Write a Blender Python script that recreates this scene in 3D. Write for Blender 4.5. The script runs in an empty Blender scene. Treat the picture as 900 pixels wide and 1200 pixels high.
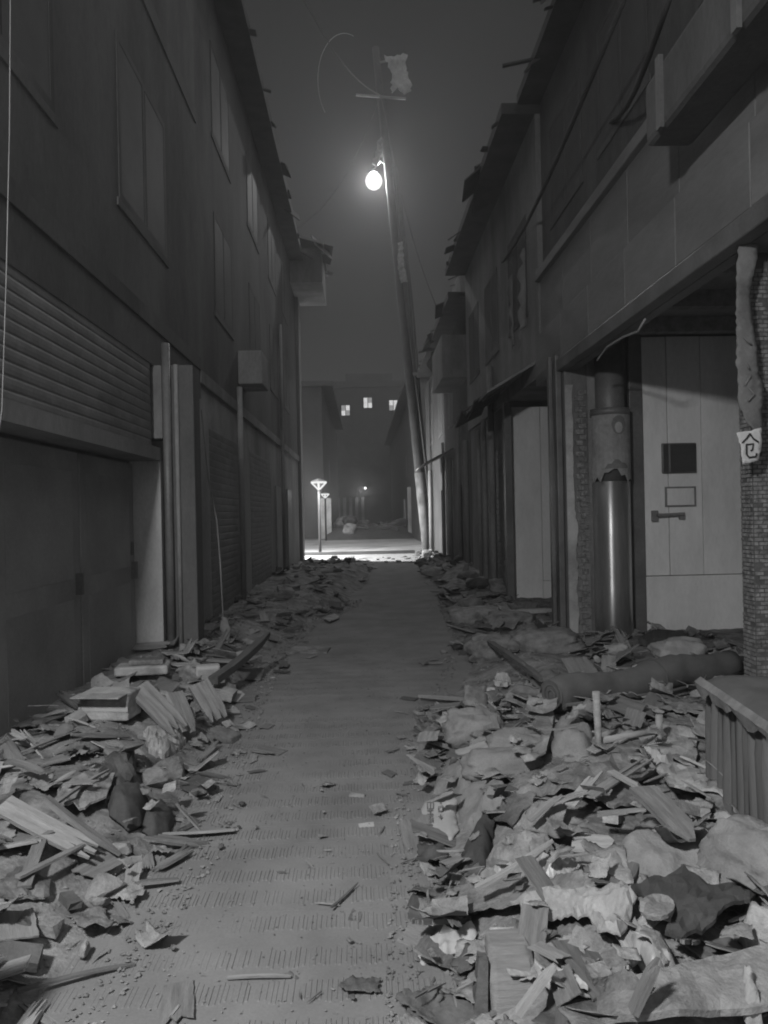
import bpy, bmesh, math, random
from mathutils import Vector, Matrix, noise
from mathutils.geometry import delaunay_2d_cdt

R = math.radians
rng = random.Random(7)
S = bpy.context.scene
C = S.collection

# ------------------------------------------------------------------ camera
CAM_H, FPX = 1.55, 867.0
YAW, ROLL = -math.atan(25 / FPX), R(-1.2)
cam_d = bpy.data.cameras.new('camera')
cam_d.sensor_fit = 'VERTICAL'; cam_d.sensor_height = 36.0; cam_d.sensor_width = 27.0
cam_d.lens = 26.0; cam_d.clip_start = 0.05; cam_d.clip_end = 2000
cam = bpy.data.objects.new('camera', cam_d); C.objects.link(cam)
CM = Matrix.Translation((0, 0, CAM_H)) @ Matrix.Rotation(YAW, 4, 'Z') @ Matrix.Rotation(R(90), 4, 'X') @ Matrix.Rotation(ROLL, 4, 'Z')
cam.matrix_world = CM
S.camera = cam

# ------------------------------------------------------------------ sky, ambient night glow, exposure
w = bpy.data.worlds.new('World'); S.world = w; w.use_nodes = True
nt = w.node_tree; bg = nt.nodes['Background']
sky = nt.nodes.new('ShaderNodeTexSky'); sky.sky_type = 'NISHITA'; sky.sun_disc = False
SUN_EL, SUN_AZ = R(74), R(200)          # azimuth the glow comes from, clockwise from +Y
sky.sun_elevation = SUN_EL; sky.sun_rotation = SUN_AZ
sky.air_density = 1.0; sky.dust_density = 3.0
bw = nt.nodes.new('ShaderNodeRGBToBW')
nt.links.new(sky.outputs[0], bw.inputs[0]); nt.links.new(bw.outputs[0], bg.inputs[0])
bg.inputs[1].default_value = 0.0030
sd = bpy.data.lights.new('night_glow', 'SUN'); sd.energy = 1.28; sd.angle = R(170); sd.color = (1, 1, 1)
so = bpy.data.objects.new('night_glow', sd); C.objects.link(so)
dirv = Vector((math.sin(SUN_AZ) * math.cos(SUN_EL), math.cos(SUN_AZ) * math.cos(SUN_EL), math.sin(SUN_EL)))
so.rotation_euler = dirv.to_track_quat('Z', 'Y').to_euler(); so.location = (0, -4, 30)
S.view_settings.view_transform = 'Standard'; S.view_settings.look = 'None'
S.view_settings.exposure = 0.0; S.view_settings.gamma = 1.0; S.view_settings.use_curve_mapping = False
S.render.engine = 'CYCLES'
S.cycles.use_denoising = True; S.cycles.sample_clamp_indirect = 1.0; S.cycles.filter_width = 1.9
S.cycles.max_bounces = 6; S.cycles.diffuse_bounces = 3; S.cycles.volume_bounces = 0
S.cycles.transparent_max_bounces = 8
S.cycles.caustics_reflective = False; S.cycles.caustics_refractive = False

# ------------------------------------------------------------------ materials (monochrome photograph: neutral greys)
MATS = {}
def mat(name, base, var=0.35, scale=6.0, bump=0.3, rough=0.85, metal=0.0, stretch=(1, 1, 1), speck=0.0, rnd=0.0, fine=60.0, stain=0.0, spec=0.25, world=False):
    if name in MATS: return MATS[name]
    m = bpy.data.materials.new(name); m.use_nodes = True
    t = m.node_tree; N = t.nodes; L = t.links
    b = N['Principled BSDF']
    b.inputs['Roughness'].default_value = rough; b.inputs['Metallic'].default_value = metal
    b.inputs['Specular IOR Level'].default_value = spec
    tc = N.new('ShaderNodeTexCoord'); mp = N.new('ShaderNodeMapping')
    mp.inputs['Scale'].default_value = stretch
    if world:
        ge = N.new('ShaderNodeNewGeometry'); L.new(ge.outputs['Position'], mp.inputs['Vector'])
    else: L.new(tc.outputs['Object'], mp.inputs['Vector'])
    oi = N.new('ShaderNodeObjectInfo')
    ad = N.new('ShaderNodeVectorMath'); ad.operation = 'ADD'
    sc = N.new('ShaderNodeMath'); sc.operation = 'MULTIPLY'; sc.inputs[1].default_value = 0.0 if world else 37.0
    L.new(oi.outputs['Random'], sc.inputs[0]); L.new(mp.outputs[0], ad.inputs[0]); L.new(sc.outputs[0], ad.inputs[1])
    def nz(s, det=6, ro=0.6):
        n = N.new('ShaderNodeTexNoise'); n.inputs['Scale'].default_value = s; n.inputs['Detail'].default_value = det
        n.inputs['Roughness'].default_value = ro; L.new(ad.outputs[0], n.inputs['Vector']); return n.outputs['Fac']
    def mr(src, a0, a1, b0, b1):
        n = N.new('ShaderNodeMapRange'); n.inputs[1].default_value = a0; n.inputs[2].default_value = a1
        n.inputs[3].default_value = b0; n.inputs[4].default_value = b1; L.new(src, n.inputs[0]); return n.outputs[0]
    def mul(a, c, op='MULTIPLY'):
        n = N.new('ShaderNodeMath'); n.operation = op
        for k, s in ((0, a), (1, c)):
            if isinstance(s, float): n.inputs[k].default_value = s
            else: L.new(s, n.inputs[k])
        return n.outputs[0]
    big, small = nz(scale), nz(fine, 3, 0.7)
    v = mul(mr(big, 0.3, 0.7, 1 - var, 1 + var), mr(small, 0.25, 0.75, 1 - var * .5, 1 + var * .5))
    if stain > 0:
        st = mr(nz(scale * .35, 8, 0.68), 0.5, 0.62, 1.0, 1.0 - stain)
        v = mul(v, st)
    if rnd > 0: v = mul(v, mr(oi.outputs['Random'], 0, 1, 1 - rnd, 1 + rnd))
    v = mul(v, base)
    if speck > 0:
        vo = N.new('ShaderNodeTexVoronoi'); vo.inputs['Scale'].default_value = 28; L.new(ad.outputs[0], vo.inputs['Vector'])
        v = mul(v, mr(vo.outputs['Distance'], 0.05, 0.09, speck, 0.0), 'ADD')
    cl = N.new('ShaderNodeClamp'); cl.inputs[1].default_value = 0.01; cl.inputs[2].default_value = 0.85; L.new(v, cl.inputs[0])
    L.new(cl.outputs[0], b.inputs['Base Color'])
    if bump > 0:
        bp = N.new('ShaderNodeBump'); bp.inputs['Strength'].default_value = bump; bp.inputs['Distance'].default_value = 0.02
        hsum = mul(big, mul(small, 0.35), 'ADD')
        L.new(hsum, bp.inputs['Height']); L.new(bp.outputs[0], b.inputs['Normal'])
    MATS[name] = m; return m
def emis(name, val, transp=0.0):
    if name in MATS: return MATS[name]
    m = bpy.data.materials.new(name); m.use_nodes = True; t = m.node_tree; t.nodes.clear()
    o = t.nodes.new('ShaderNodeOutputMaterial'); e = t.nodes.new('ShaderNodeEmission')
    e.inputs[0].default_value = (1, 1, 1, 1); e.inputs[1].default_value = val
    if transp > 0:
        tr = t.nodes.new('ShaderNodeBsdfTransparent'); mx = t.nodes.new('ShaderNodeMixShader'); mx.inputs[0].default_value = transp
        t.links.new(e.outputs[0], mx.inputs[1]); t.links.new(tr.outputs[0], mx.inputs[2]); t.links.new(mx.outputs[0], o.inputs[0])
    else: t.links.new(e.outputs[0], o.inputs[0])
    MATS[name] = m; return m

M_ground = mat('dusty_asphalt', 0.17, .35, 1.3, .5, .95, fine=45, stain=.3)
M_path = mat('worn_ribbed_concrete', 0.18, .2, 2.2, .25, .9, speck=0.0, fine=90, stain=.1, world=True)
M_heap = mat('rubble_dirt', 0.19, .5, 7, .9, .95, fine=50, stain=.4)
M_plaster = mat('grimy_plaster', 0.25, .35, 1.2, .4, .9, stain=.4, fine=30, stretch=(1, 1, .4))
M_plaster_d = mat('dark_plaster', 0.2, .3, 1.0, .4, .9, stain=.4, fine=30, stretch=(1, 1, .4))
M_eave = mat('darkened_eave', 0.05, .3, 3, .3, .95)  # eave colour darkened so lamplight leaves no bright edge
M_upper = mat('shaded_upper_wall', 0.1, .3, 1.0, .4, .9, stain=.4, fine=30, stretch=(1, 1, .4))  # upper-storey shade put into the colour, darker copy of the wall
M_lower = mat('lightened_lower_wall', 0.26, .3, 1.0, .4, .9, stain=.4, fine=30, stretch=(1, 1, .4))  # lighter copy of the same wall, brightness of the lower storey in the colour
M_white = mat('dirty_white_panel', 0.72, .14, 1.5, .12, .7, stain=.12, fine=40, stretch=(1, 1, .35))
M_white2 = mat('white_tile_strip', 0.40, .25, 3, .3, .7, stain=.3, fine=40)
M_darkmetal = mat('dark_painted_steel', 0.14, .3, 2, .1, .5, 0.2, fine=40)
M_door = mat('grey_painted_door', 0.25, .2, 1.5, .08, .6, fine=40)
M_slat = mat('shutter_slat_paint', 0.16, .25, 2.5, .15, .6, fine=30)
M_fascia = mat('fascia_sheet', 0.17, .2, 1.8, .15, .75, fine=30, stretch=(1, .3, 1))
M_steel = mat('stainless_cladding', 0.5, .25, 3, .05, .28, 0.9, stretch=(1, 1, .15), fine=25)
M_concrete = mat('pole_concrete', 0.045, .3, 2.5, .3, .9, fine=40)
M_wood = mat('weathered_timber', 0.2, .3, 3, .4, .85, fine=40, stretch=(4, 1, 4), rnd=.2)
M_black = mat('black_void_paint', 0.06, .2, 3, .1, .9)
M_glass = mat('dark_window_glass', 0.085, .2, 2, .0, .7, spec=.15)
M_tile = mat('mosaic_tile', 0.17, .6, 26, .1, .5, rnd=.1)
M_grout = mat('grout', 0.09, .3, 8, .3, .95)
M_paper = mat('white_paper', 0.38, .12, 5, .15, .9, rnd=.1)
M_ink = mat('ink', 0.03, .1, 5, 0, .9)
M_inkg = mat('faded_ink', 0.16, .2, 9, 0, .9)
TONES = {
    'pale': mat('debris_pale', 0.26, .32, 9, .7, .85, rnd=.22, fine=75, stain=.45),
    'grey': mat('debris_grey', 0.185, .36, 9, .8, .88, rnd=.25, fine=75, stain=.45),
    'dark': mat('debris_dark', 0.09, .3, 7, .4, .85, rnd=.3, fine=60, stain=.2),
}
WOODT = {
    'pale': mat('split_wood_pale', 0.25, .25, 4, .4, .85, rnd=.2, stretch=(1, 9, 9), fine=30),
    'grey': mat('split_wood_grey', 0.17, .3, 4, .4, .85, rnd=.2, stretch=(1, 9, 9), fine=30),
    'dark': mat('split_wood_dark', 0.1, .3, 4, .4, .85, rnd=.2, stretch=(1, 9, 9), fine=30),
}
M_cloth = mat('grey_sackcloth', 0.2, .22, 9, .6, .92, fine=90, rnd=.05)
M_cloth_d = mat('dark_felt', 0.055, .25, 6, .3, .95, fine=120)
M_cloth_p = mat('pale_cloth', 0.28, .2, 9, .5, .9, fine=90)
M_plastic = mat('cloudy_plastic', 0.3, .2, 9, .2, .4, spec=.5)
M_carpet = mat('carpet_back', 0.095, .2, 5, .5, .95, fine=150)

# ------------------------------------------------------------------ mesh helpers
def link(o, parent=None):
    C.objects.link(o)
    if parent is not None: o.parent = parent
    return o
class MB:
    def __init__(s): s.v = []; s.f = []
    def add(s, vs, fs):
        k = len(s.v); s.v += [tuple(v) for v in vs]; s.f += [tuple(i + k for i in f) for f in fs]; return s
    def box(s, x0, x1, y0, y1, z0, z1, mtx=None):
        vs = [Vector((x, y, z)) for z in (z0, z1) for y in (y0, y1) for x in (x0, x1)]
        if mtx: vs = [mtx @ v for v in vs]
        return s.add(vs, [(0, 2, 3, 1), (4, 5, 7, 6), (0, 1, 5, 4), (2, 6, 7, 3), (0, 4, 6, 2), (1, 3, 7, 5)])
    def tube(s, pts, r, n=8, cap=True):
        pts = [Vector(p) for p in pts]; rs = r if isinstance(r, (list, tuple)) else [r] * len(pts)
        vs = []; fs = []
        for i, p in enumerate(pts):
            t = (pts[min(i + 1, len(pts) - 1)] - pts[max(i - 1, 0)]).normalized()
            a = t.orthogonal().normalized() if i == 0 else (prev - t * prev.dot(t)).normalized()
            prev = a; b = t.cross(a)
            for k in range(n):
                q = 2 * math.pi * k / n
                vs.append(p + (a * math.cos(q) + b * math.sin(q)) * rs[i])
        for i in range(len(pts) - 1):
            for k in range(n):
                a0 = i * n + k; a1 = i * n + (k + 1) % n
                fs.append((a0, a1, a1 + n, a0 + n))
        if cap: fs.append(tuple(range(n - 1, -1, -1))); fs.append(tuple(range((len(pts) - 1) * n, len(pts) * n)))
        return s.add(vs, fs)
    def lathe(s, prof, c=(0, 0, 0), n=24, cap=True):
        vs = []; fs = []
        for (r, z) in prof:
            for k in range(n):
                q = 2 * math.pi * k / n; vs.append((c[0] + r * math.cos(q), c[1] + r * math.sin(q), c[2] + z))
        for i in range(len(prof) - 1):
            for k in range(n):
                a0 = i * n + k; a1 = i * n + (k + 1) % n; fs.append((a0, a1, a1 + n, a0 + n))
        if cap: fs.append(tuple(range(n - 1, -1, -1)))
        fs.append(tuple(range((len(prof) - 1) * n, len(prof) * n)))
        return s.add(vs, fs)
    def mesh(s, name, m, smooth=False):
        me = bpy.data.meshes.new(name); me.from_pydata(s.v, [], s.f); me.update()
        if m: me.materials.append(m)
        if smooth: me.polygons.foreach_set('use_smooth', [len(p.vertices) <= 4 for p in me.polygons])
        return me
    def build(s, name, m, parent=None, smooth=False):
        return link(bpy.data.objects.new(name, s.mesh(name, m, smooth)), parent)
def tag(o, label, cat, group=None, kind=None):
    if label: o['label'] = label
    if cat: o['category'] = cat
    if group: o['group'] = group
    if kind: o['kind'] = kind
    return o
def thing(name, label, cat, loc=(0, 0, 0), rz=0.0, group=None):
    o = bpy.data.objects.new(name, None); link(o); o.location = loc; o.rotation_euler = (0, 0, rz)
    o.empty_display_size = .2
    return tag(o, label, cat, group)
def bevel(o, w=.01, seg=2):
    md = o.modifiers.new('bevel', 'BEVEL'); md.width = w; md.segments = seg; md.limit_method = 'ANGLE'; return o
def fbm(x, y, z=0.0, o=4): return noise.fractal(Vector((x, y, z)), 1.0, 2.0, o)
def lerp_tab(t, y):
    if y <= t[0][0]: return t[0][1]
    for (a, va), (b, vb) in zip(t, t[1:]):
        if y <= b: return va + (vb - va) * (y - a) / (b - a)
    return t[-1][1]
def sstep(s): s = max(0.0, min(1.0, s)); return s * s * (3 - 2 * s)

# heaps of rubbish: edge of the heap (x) and height (z) along the lane (y)
XR = [(0, .05), (2.3, .16), (3.4, .22), (4.2, .3), (5.4, .5), (7, .85), (9, 1.15), (13, 1.4), (22, 1.6), (28, 1.9)]
HR = [(0, .2), (2.3, .24), (4, .26), (5.6, .25), (7, .15), (8.4, .06), (10, .05), (12, .06), (14.5, .18), (18, .3), (23, .16), (26, .1), (28, .06), (30, .02)]
XL = [(0, -.95), (2.3, -.98), (3.5, -.82), (5, -.98), (6.7, -1.0), (8.5, -1.0), (10, -.85), (12, -.3), (16, .05), (21, .3), (24, .1), (26, -.8)]
HL = [(0, .12), (2.3, .16), (3.5, .26), (5, .27), (7, .30), (9, .2), (12, .2), (17, .22), (21, .12), (24.5, .05), (26, .02)]
def H(x, y):
    h = 0.0
    if y > 36:
        q = max(0, 1 - ((y - 47) / 5) ** 2) * max(0, 1 - ((x - .6) / 3.2) ** 4)
        return .75 * q + q * .2 * fbm(x * .9, y * .9, 2.0)
    xr = lerp_tab(XR, y) + .10 * fbm(y * .9, 3.1); xl = lerp_tab(XL, y) + .10 * fbm(y * .9, 9.7)
    if x > xr: h = lerp_tab(HR, y) * sstep((x - xr) / .75) ** .8
    elif x < xl: h = lerp_tab(HL, y) * sstep((xl - x) / .7) ** .8
    if h > 0:
        k = min(1, h / .12)
        h += k * (.055 * fbm(x * 1.7, y * 1.7, 1.0) + .03 * fbm(x * 5, y * 5, 4.0))
    return max(h, -.02)
def in_heap(x, y):
    if y > 36: return True
    return x > lerp_tab(XR, y) or x < lerp_tab(XL, y)
def ray(px, py):
    d = Vector((px - 450.0, 600.0 - py, -FPX)); return (CM.to_3x3() @ d).normalized()
def hit(px, py, lift=0.0):           # where the sight line through a pixel meets the ground or the heap
    d = ray(px, py); o = Vector((0, 0, CAM_H)); t = 1.2
    for _ in range(3000):
        p = o + d * t
        if p.z <= H(p.x, p.y) + lift: return p
        t += .012
    return p
def on_y(px, py, y):                 # point of a known plane facing the lane
    d = ray(px, py); return Vector((0, 0, CAM_H)) + d * (y / d.y)

# ------------------------------------------------------------------ ground, path, heaps
mb = MB(); mb.add([(-90, -40, 0), (90, -40, 0), (90, 150, 0), (-90, 150, 0)], [(0, 1, 2, 3)])
tag(mb.build('ground', M_ground), None, None, kind='structure')
path = bpy.data.objects.new('path', None); link(path); path['kind'] = 'structure'
mb = MB(); n = 44
for i in range(n + 1):
    y = -4 + i * 32 / n
    mb.v += [(lerp_tab(XL, y) - .35, y, .006), (lerp_tab(XR, y) + .35, y, .006)]
for i in range(n): mb.f.append((2 * i, 2 * i + 1, 2 * i + 3, 2 * i + 2))
mb.build('path_bed', M_path, path)
y = 1.3; k = 0
while y < 8.6:
    dep = .195; x0 = lerp_tab(XL, y) - .3; x1 = lerp_tab(XR, y) + .3
    mb = MB(); mb.box(x0, x1, 0, dep, 0, .022 + .0005 * math.sin(k * 1.7))
    z = .022 + .0005 * math.sin(k * 1.7); x = x0 + .01; off = rng.uniform(-.012, .012)
    while x < x1 - .02:
        cov = fbm(x * 1.3, (y + .1) * 1.3, 7.0, 3)
        if cov > -.55:
            hh = .0033 * min(1, (cov + .55) / .5) * rng.uniform(.6, 1.1); a = .025 + .03 * rng.random() + off; b = dep - .03 - .03 * rng.random() + off; ww = .0056
            x_ = x; x = x + rng.uniform(-.003, .003)
            if rng.random() < .1: hh *= .2
            mb.add([(x - ww, a, z - .002), (x + ww, a, z - .002), (x + ww, b, z - .002), (x - ww, b, z - .002),
                    (x - ww * .5, a + .008, z + hh), (x + ww * .5, a + .008, z + hh), (x + ww * .5, b - .008, z + hh), (x - ww * .5, b - .008, z + hh)],
                   [(4, 5, 6, 7), (0, 1, 5, 4), (1, 2, 6, 5), (2, 3, 7, 6), (3, 0, 4, 7)])
            x = x_
        x += .0175
    o = mb.build('paving_slab', M_path, path); o.location = (0, y, 0)
    y += dep; k += 1
def heap(name, label, xa, xb, y0, y1, nx, ny):
    mb = MB()
    for j in range(ny + 1):
        y = y0 + (y1 - y0) * (j / ny) ** 1.35
        for i in range(nx + 1):
            x = xa(y) + (xb(y) - xa(y)) * i / nx; mb.v.append((x, y, H(x, y) + (.0 if in_heap(x, y) else -.03)))
    for j in range(ny):
        for i in range(nx):
            a = j * (nx + 1) + i; mb.f.append((a, a + 1, a + nx + 2, a + nx + 1))
    return tag(mb.build(name, M_heap if name == 'rubble_heap' else mat('darkened_mound', .05, .4, 5, .8, .95), smooth=True), label, 'rubble', kind='stuff')  # near-black colour keeps the far mound shaded despite the corner lamp
heap('rubble_heap', 'dirt and crushed rubble heaped below the round steel column side', lambda y: lerp_tab(XR, y) - .25, lambda y: 5.0 if y < 9 else 3.6, -1.5, 30, 60, 170)
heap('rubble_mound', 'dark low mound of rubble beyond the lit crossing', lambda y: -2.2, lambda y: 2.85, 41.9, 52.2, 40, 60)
heap('rubble_heap', 'dirt and crushed rubble heaped below the recessed grey doors', lambda y: -2.3, lambda y: lerp_tab(XL, y) + .25, -1.5, 26, 46, 170)

# ------------------------------------------------------------------ buildings
def part(t, name, m, mb, smooth=False, bev=0.0):
    o = mb.build(name, m, t, smooth)
    p = t; off = Vector((0, 0, 0))
    while p is not None: off += Vector(p.location); p = p.parent
    o.location = -off                 # geometry is written in world metres
    if bev: bevel(o, bev)
    return o
def B(x0, x1, y0, y1, z0, z1): return MB().box(x0, x1, y0, y1, z0, z1)
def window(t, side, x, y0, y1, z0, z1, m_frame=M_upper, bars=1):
    s = side                           # +1: wall faces +x, -1: wall faces -x
    a, b = sorted((x, x + s * .01))
    f = MB()
    f.box(a, b, y0, y1, z1 - .06, z1); f.box(a, b, y0, y1, z0, z0 + .06)
    f.box(a, b, y0, y0 + .06, z0 + .06, z1 - .06); f.box(a, b, y1 - .06, y1, z0 + .06, z1 - .06)
    for k in range(bars):
        yy = y0 + (y1 - y0) * (k + 1) / (bars + 1); f.box(a, b, yy - .025, yy + .025, z0 + .06, z1 - .06)
    o = part(t, 'window', m_frame, f)
    for k in range(bars + 1):
        ya = y0 + (y1 - y0) * k / (bars + 1) + .05; yb = y0 + (y1 - y0) * (k + 1) / (bars + 1) - .05
        c, d = sorted((x + s * .002, x + s * .007)); part(o, 'pane', M_glass, B(c, d, ya, yb, z0 + .05, z1 - .05))
    c, d = sorted((x, x + s * .014)); part(o, 'sill', M_upper, B(c, d, y0 - .05, y1 + .05, z0 - .07, z0 - .005))
def slats(t, side, x, y0, y1, z0, z1, pitch, m=M_slat, name='slat', proud=.0045):
    z = z0
    while z < z1 - pitch * .5:
        mb = MB(); s = side
        pr = [(0, .0), (proud * .75, pitch * .12), (proud, pitch * .45), (proud * .7, pitch * .8), (0, pitch * .94)]
        n = len(pr)
        vs = [(x + s * q, yy, z + zz) for yy in (y0, y1) for (q, zz) in pr]
        fs = [(i, i + 1, i + 1 + n, i + n) for i in range(n - 1)] + [tuple(range(n)), tuple(range(n, 2 * n)), (0, n, 2 * n - 1, n - 1)]
        mb.add(vs, fs); part(t, name, m, mb); z += pitch

# tall building with the recessed doors (x = -1.95, doors set back to -2.15)
t = thing('shop_building', 'tall dark building with recessed grey steel doors and slatted shutter band', 'building', (-2.15, 2.5, 0))
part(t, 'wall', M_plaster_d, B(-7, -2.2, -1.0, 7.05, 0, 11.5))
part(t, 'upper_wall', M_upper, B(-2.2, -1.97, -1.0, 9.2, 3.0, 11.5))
part(t, 'rear_wall', M_plaster_d, B(-7, -2.6, 7.05, 9.2, 0, 11.5))
part(t, 'lintel', M_plaster_d, B(-2.2, -1.9, -1.0, 7.05, 2.08, 2.2))
slats(t, 1, -1.98, -1.0, 7.03, 2.2, 3.0, .082)
part(t, 'shutter_backing', M_darkmetal, B(-2.2, -1.98, -1.0, 7.03, 2.2, 3.0))
for k, (a, b) in enumerate([(-.95, .35), (.38, 1.68), (1.71, 3.01), (3.04, 4.34), (4.37, 5.67), (5.70, 7.0)]):
    d = part(t, 'door', M_door, B(-2.198, -2.15, a, b, .04, 2.05), bev=.008)
    part(d, 'door_panel', M_door, B(-2.15, -2.1475, a + .13, b - .13, .2, .95), bev=.006)
    part(d, 'door_panel', M_door, B(-2.15, -2.1475, a + .13, b - .13, 1.1, 1.9), bev=.006)
    part(d, 'handle', M_darkmetal, B(-2.15, -2.10, b - .09, b - .06, .98, 1.14))
    if k == 5: part(d, 'keyhole_plate', M_darkmetal, B(-2.15, -2.138, b - .1, b - .045, 1.2, 1.32))
part(t, 'door_jamb', mat('jamb_paint', .36, .25, 2, .2, .8, stain=.3, stretch=(1, 1, .4)), B(-2.19, -1.905, 7.05, 7.14, 0, 2.078))
p = part(t, 'pilaster', mat('pilaster_render', .11, .3, 1.5, .3, .9, stain=.3, stretch=(1, 1, .4)), B(-1.9, -1.6, 7.14, 7.42, 0, 3.0), bev=.01)
part(t, 'pilaster', M_plaster_d, B(-2.2, -1.9, 7.141, 7.42, 2.3, 3.0))
part(p, 'corner_bead', M_plaster, MB().tube([(-1.76, 7.125, 0), (-1.76, 7.125, 3.0)], .022, 8), True)
part(p, 'drain_pipe', M_darkmetal, MB().tube([(-1.845, 7.10, 0), (-1.845, 7.10, 3.2)], .04, 10), True)
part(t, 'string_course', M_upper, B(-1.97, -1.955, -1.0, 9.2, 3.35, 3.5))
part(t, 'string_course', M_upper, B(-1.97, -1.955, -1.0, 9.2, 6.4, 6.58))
for a in (.6, 3.4, 6.2):
    window(t, 1, -1.97, a, a + 1.5, 4.2, 5.6); window(t, 1, -1.97, a, a + 1.5, 7.4, 8.8)
# its small kerb step at the door
tag(B(-2.15, -1.72, 5.6, 7.0, 0, .28).build('door_step', M_plaster_d), 'low dark step at the foot of the recessed doors', 'step')

# long lower building up to the crossing
t = thing('shop_building', 'long dark two storey building with balcony box at the crossing corner', 'building', (-2.0, 16.5, 0))
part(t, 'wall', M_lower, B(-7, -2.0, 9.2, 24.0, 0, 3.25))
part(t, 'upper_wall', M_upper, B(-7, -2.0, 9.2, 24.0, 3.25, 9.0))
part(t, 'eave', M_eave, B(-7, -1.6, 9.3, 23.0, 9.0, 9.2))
part(t, 'string_course', M_plaster_d, B(-2.0, -1.96, 9.2, 24.0, 3.2, 3.36))
slats(t, 1, -2.0, 9.8, 12.6, .1, 2.7, .1); slats(t, 1, -2.0, 13.3, 16.1, .1, 2.7, .1)
part(t, 'door', M_door, B(-2.0, -1.96, 17.0, 18.1, 0, 2.2)); part(t, 'door', M_door, B(-2.0, -1.96, 19.5, 20.6, 0, 2.2))
for a in (10.4, 13.6, 16.6, 19.4):
    window(t, 1, -2.0, a, a + 1.4, 4.4, 5.8)
    window(t, 1, -2.0, a, a + 1.4, 6.9, 8.2)
bx = part(t, 'balcony_box', M_plaster_d, B(-2.0, -1.05, 21.8, 24.3, 8.35, 9.35))
part(bx, 'balcony_roof', M_darkmetal, MB().add([(-2.2, 21.5, 9.8), (-.98, 21.5, 9.42), (-.98, 24.5, 9.42), (-2.2, 24.5, 9.8), (-2.2, 21.5, 9.72), (-.98, 21.5, 9.352), (-.98, 24.5, 9.352), (-2.2, 24.5, 9.72)],
     [(0, 1, 2, 3), (7, 6, 5, 4), (0, 4, 5, 1), (1, 5, 6, 2), (2, 6, 7, 3), (3, 7, 4, 0)]))
part(t, 'corner_pier', M_plaster_d, B(-2.0, -1.9, 23.3, 24.02, 0, 8.35))
for (a, z) in ((11.9, 3.6), (18.2, 6.2)):
    part(t, 'conduit', M_plaster, MB().tube([(-1.93, a, .2), (-1.93, a, z)], .045, 8), True)
part(t, 'air_conditioner', M_plaster, B(-2.0, -1.6, 12.2, 13.0, 3.7, 4.25), bev=.02)

# arcade building: upper storey overhangs, ground floor set back
t = thing('arcade_building', 'arcade building with overhanging fascia, tiled pillar and white panelled end wall', 'building', (3.4, 5.5, 0))
XF = 2.44
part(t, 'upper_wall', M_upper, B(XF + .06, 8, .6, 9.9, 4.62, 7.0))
for k in range(8):                                 # fascia sheets along the lane
    a = 1.2 + k * 1.08
    part(t, 'fascia_panel', M_fascia, B(XF, XF + .05, a, a + 1.07, 3.9, 4.6), bev=.006)
    part(t, 'fascia_panel', M_fascia, B(XF - .04, XF + .05, a, a + 1.07, 3.36, 3.88), bev=.006)
part(t, 'fascia_trim', M_darkmetal, B(XF - .07, XF + .05, .8, 9.9, 3.2, 3.34), bev=.01)
part(t, 'fascia_trim', M_fascia, B(XF - .06, XF + .05, .8, 9.9, 4.6, 4.72), bev=.01)
part(t, 'fascia_back', M_darkmetal, B(XF + .05, XF + .15, .8, 9.9, 3.2, 4.62))
part(t, 'soffit', M_plaster_d, B(XF + .15, 8, .6, 9.1, 3.62, 3.72))
for k in range(7):
    part(t, 'soffit_beam', M_wood, B(XF + .15, 5.4, 2.0 + k, 2.12 + k, 3.46, 3.62))
part(t, 'back_wall', M_plaster_d, B(5.4, 5.6, -1, 8.8, 0, 3.62))
ew = part(t, 'end_wall', M_plaster_d, B(XF + .1, 8, 8.82, 9.1, 0, 3.62))
# the panelled white end wall that faces down the lane
part(ew, 'wall_panel', M_white, B(3.36, 3.665, 8.76, 8.82, .72, 3.58), bev=.006)
part(ew, 'wall_panel', M_white, B(3.672, 4.075, 8.755, 8.82, .72, 3.58), bev=.006)
part(ew, 'wall_panel', M_white, B(4.082, 4.6, 8.76, 8.82, .72, 3.58), bev=.006)
part(ew, 'wall_panel', M_white, B(4.607, 5.4, 8.76, 8.82, .72, 3.58), bev=.006)
part(ew, 'wall_base', M_white, B(3.36, 5.4, 8.75, 8.82, 0, .712), bev=.006)
v = part(t, 'vent_window', M_darkmetal, B(3.585, 4.0, 8.72, 8.755, 1.94, 2.30), bev=.01)
part(v, 'vent_pane', M_black, B(3.60, 3.985, 8.708, 8.72, 1.955, 2.285))
part(v, 'vent_bar', M_plaster_d, B(3.655, 3.675, 8.70, 8.708, 1.955, 2.285))
nb = MB()
for (a, b, c, d) in ((3.62, 3.99, 1.76, 1.78), (3.62, 3.99, 1.54, 1.56), (3.62, 3.64, 1.56, 1.76), (3.97, 3.99, 1.56, 1.76)): nb.box(a, b, 8.735, 8.755, c, d)
part(t, 'notice_frame', M_plaster, nb); part(t, 'notice', M_white, B(3.64, 3.97, 8.742, 8.752, 1.56, 1.76))
hb = MB(); hb.box(3.45, 3.52, 8.715, 8.755, 1.37, 1.5); hb.tube([(3.5, 8.70, 1.44), (3.82, 8.70, 1.45)], .02, 8); hb.box(3.78, 3.84, 8.71, 8.755, 1.39, 1.47)
part(t, 'door_latch', M_plaster_d, hb)
part(t, 'door_post', M_darkmetal, B(3.20, 3.36, 8.72, 8.82, 0, 3.62), bev=.008)
part(t, 'door_post', M_darkmetal, B(3.11, 3.17, 8.78, 8.82, 0, 3.62), bev=.006)
part(t, 'steel_channel', M_darkmetal, B(2.36, 2.43, 8.86, 9.02, 0, 3.4), bev=.008)
part(t, 'steel_channel', M_darkmetal, B(2.30, 2.345, 8.95, 9.05, 0, 3.4), bev=.008)
pl = part(t, 'pilaster', M_plaster_d, B(2.445, 2.72, 8.80, 9.1, 0, 3.3))
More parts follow.
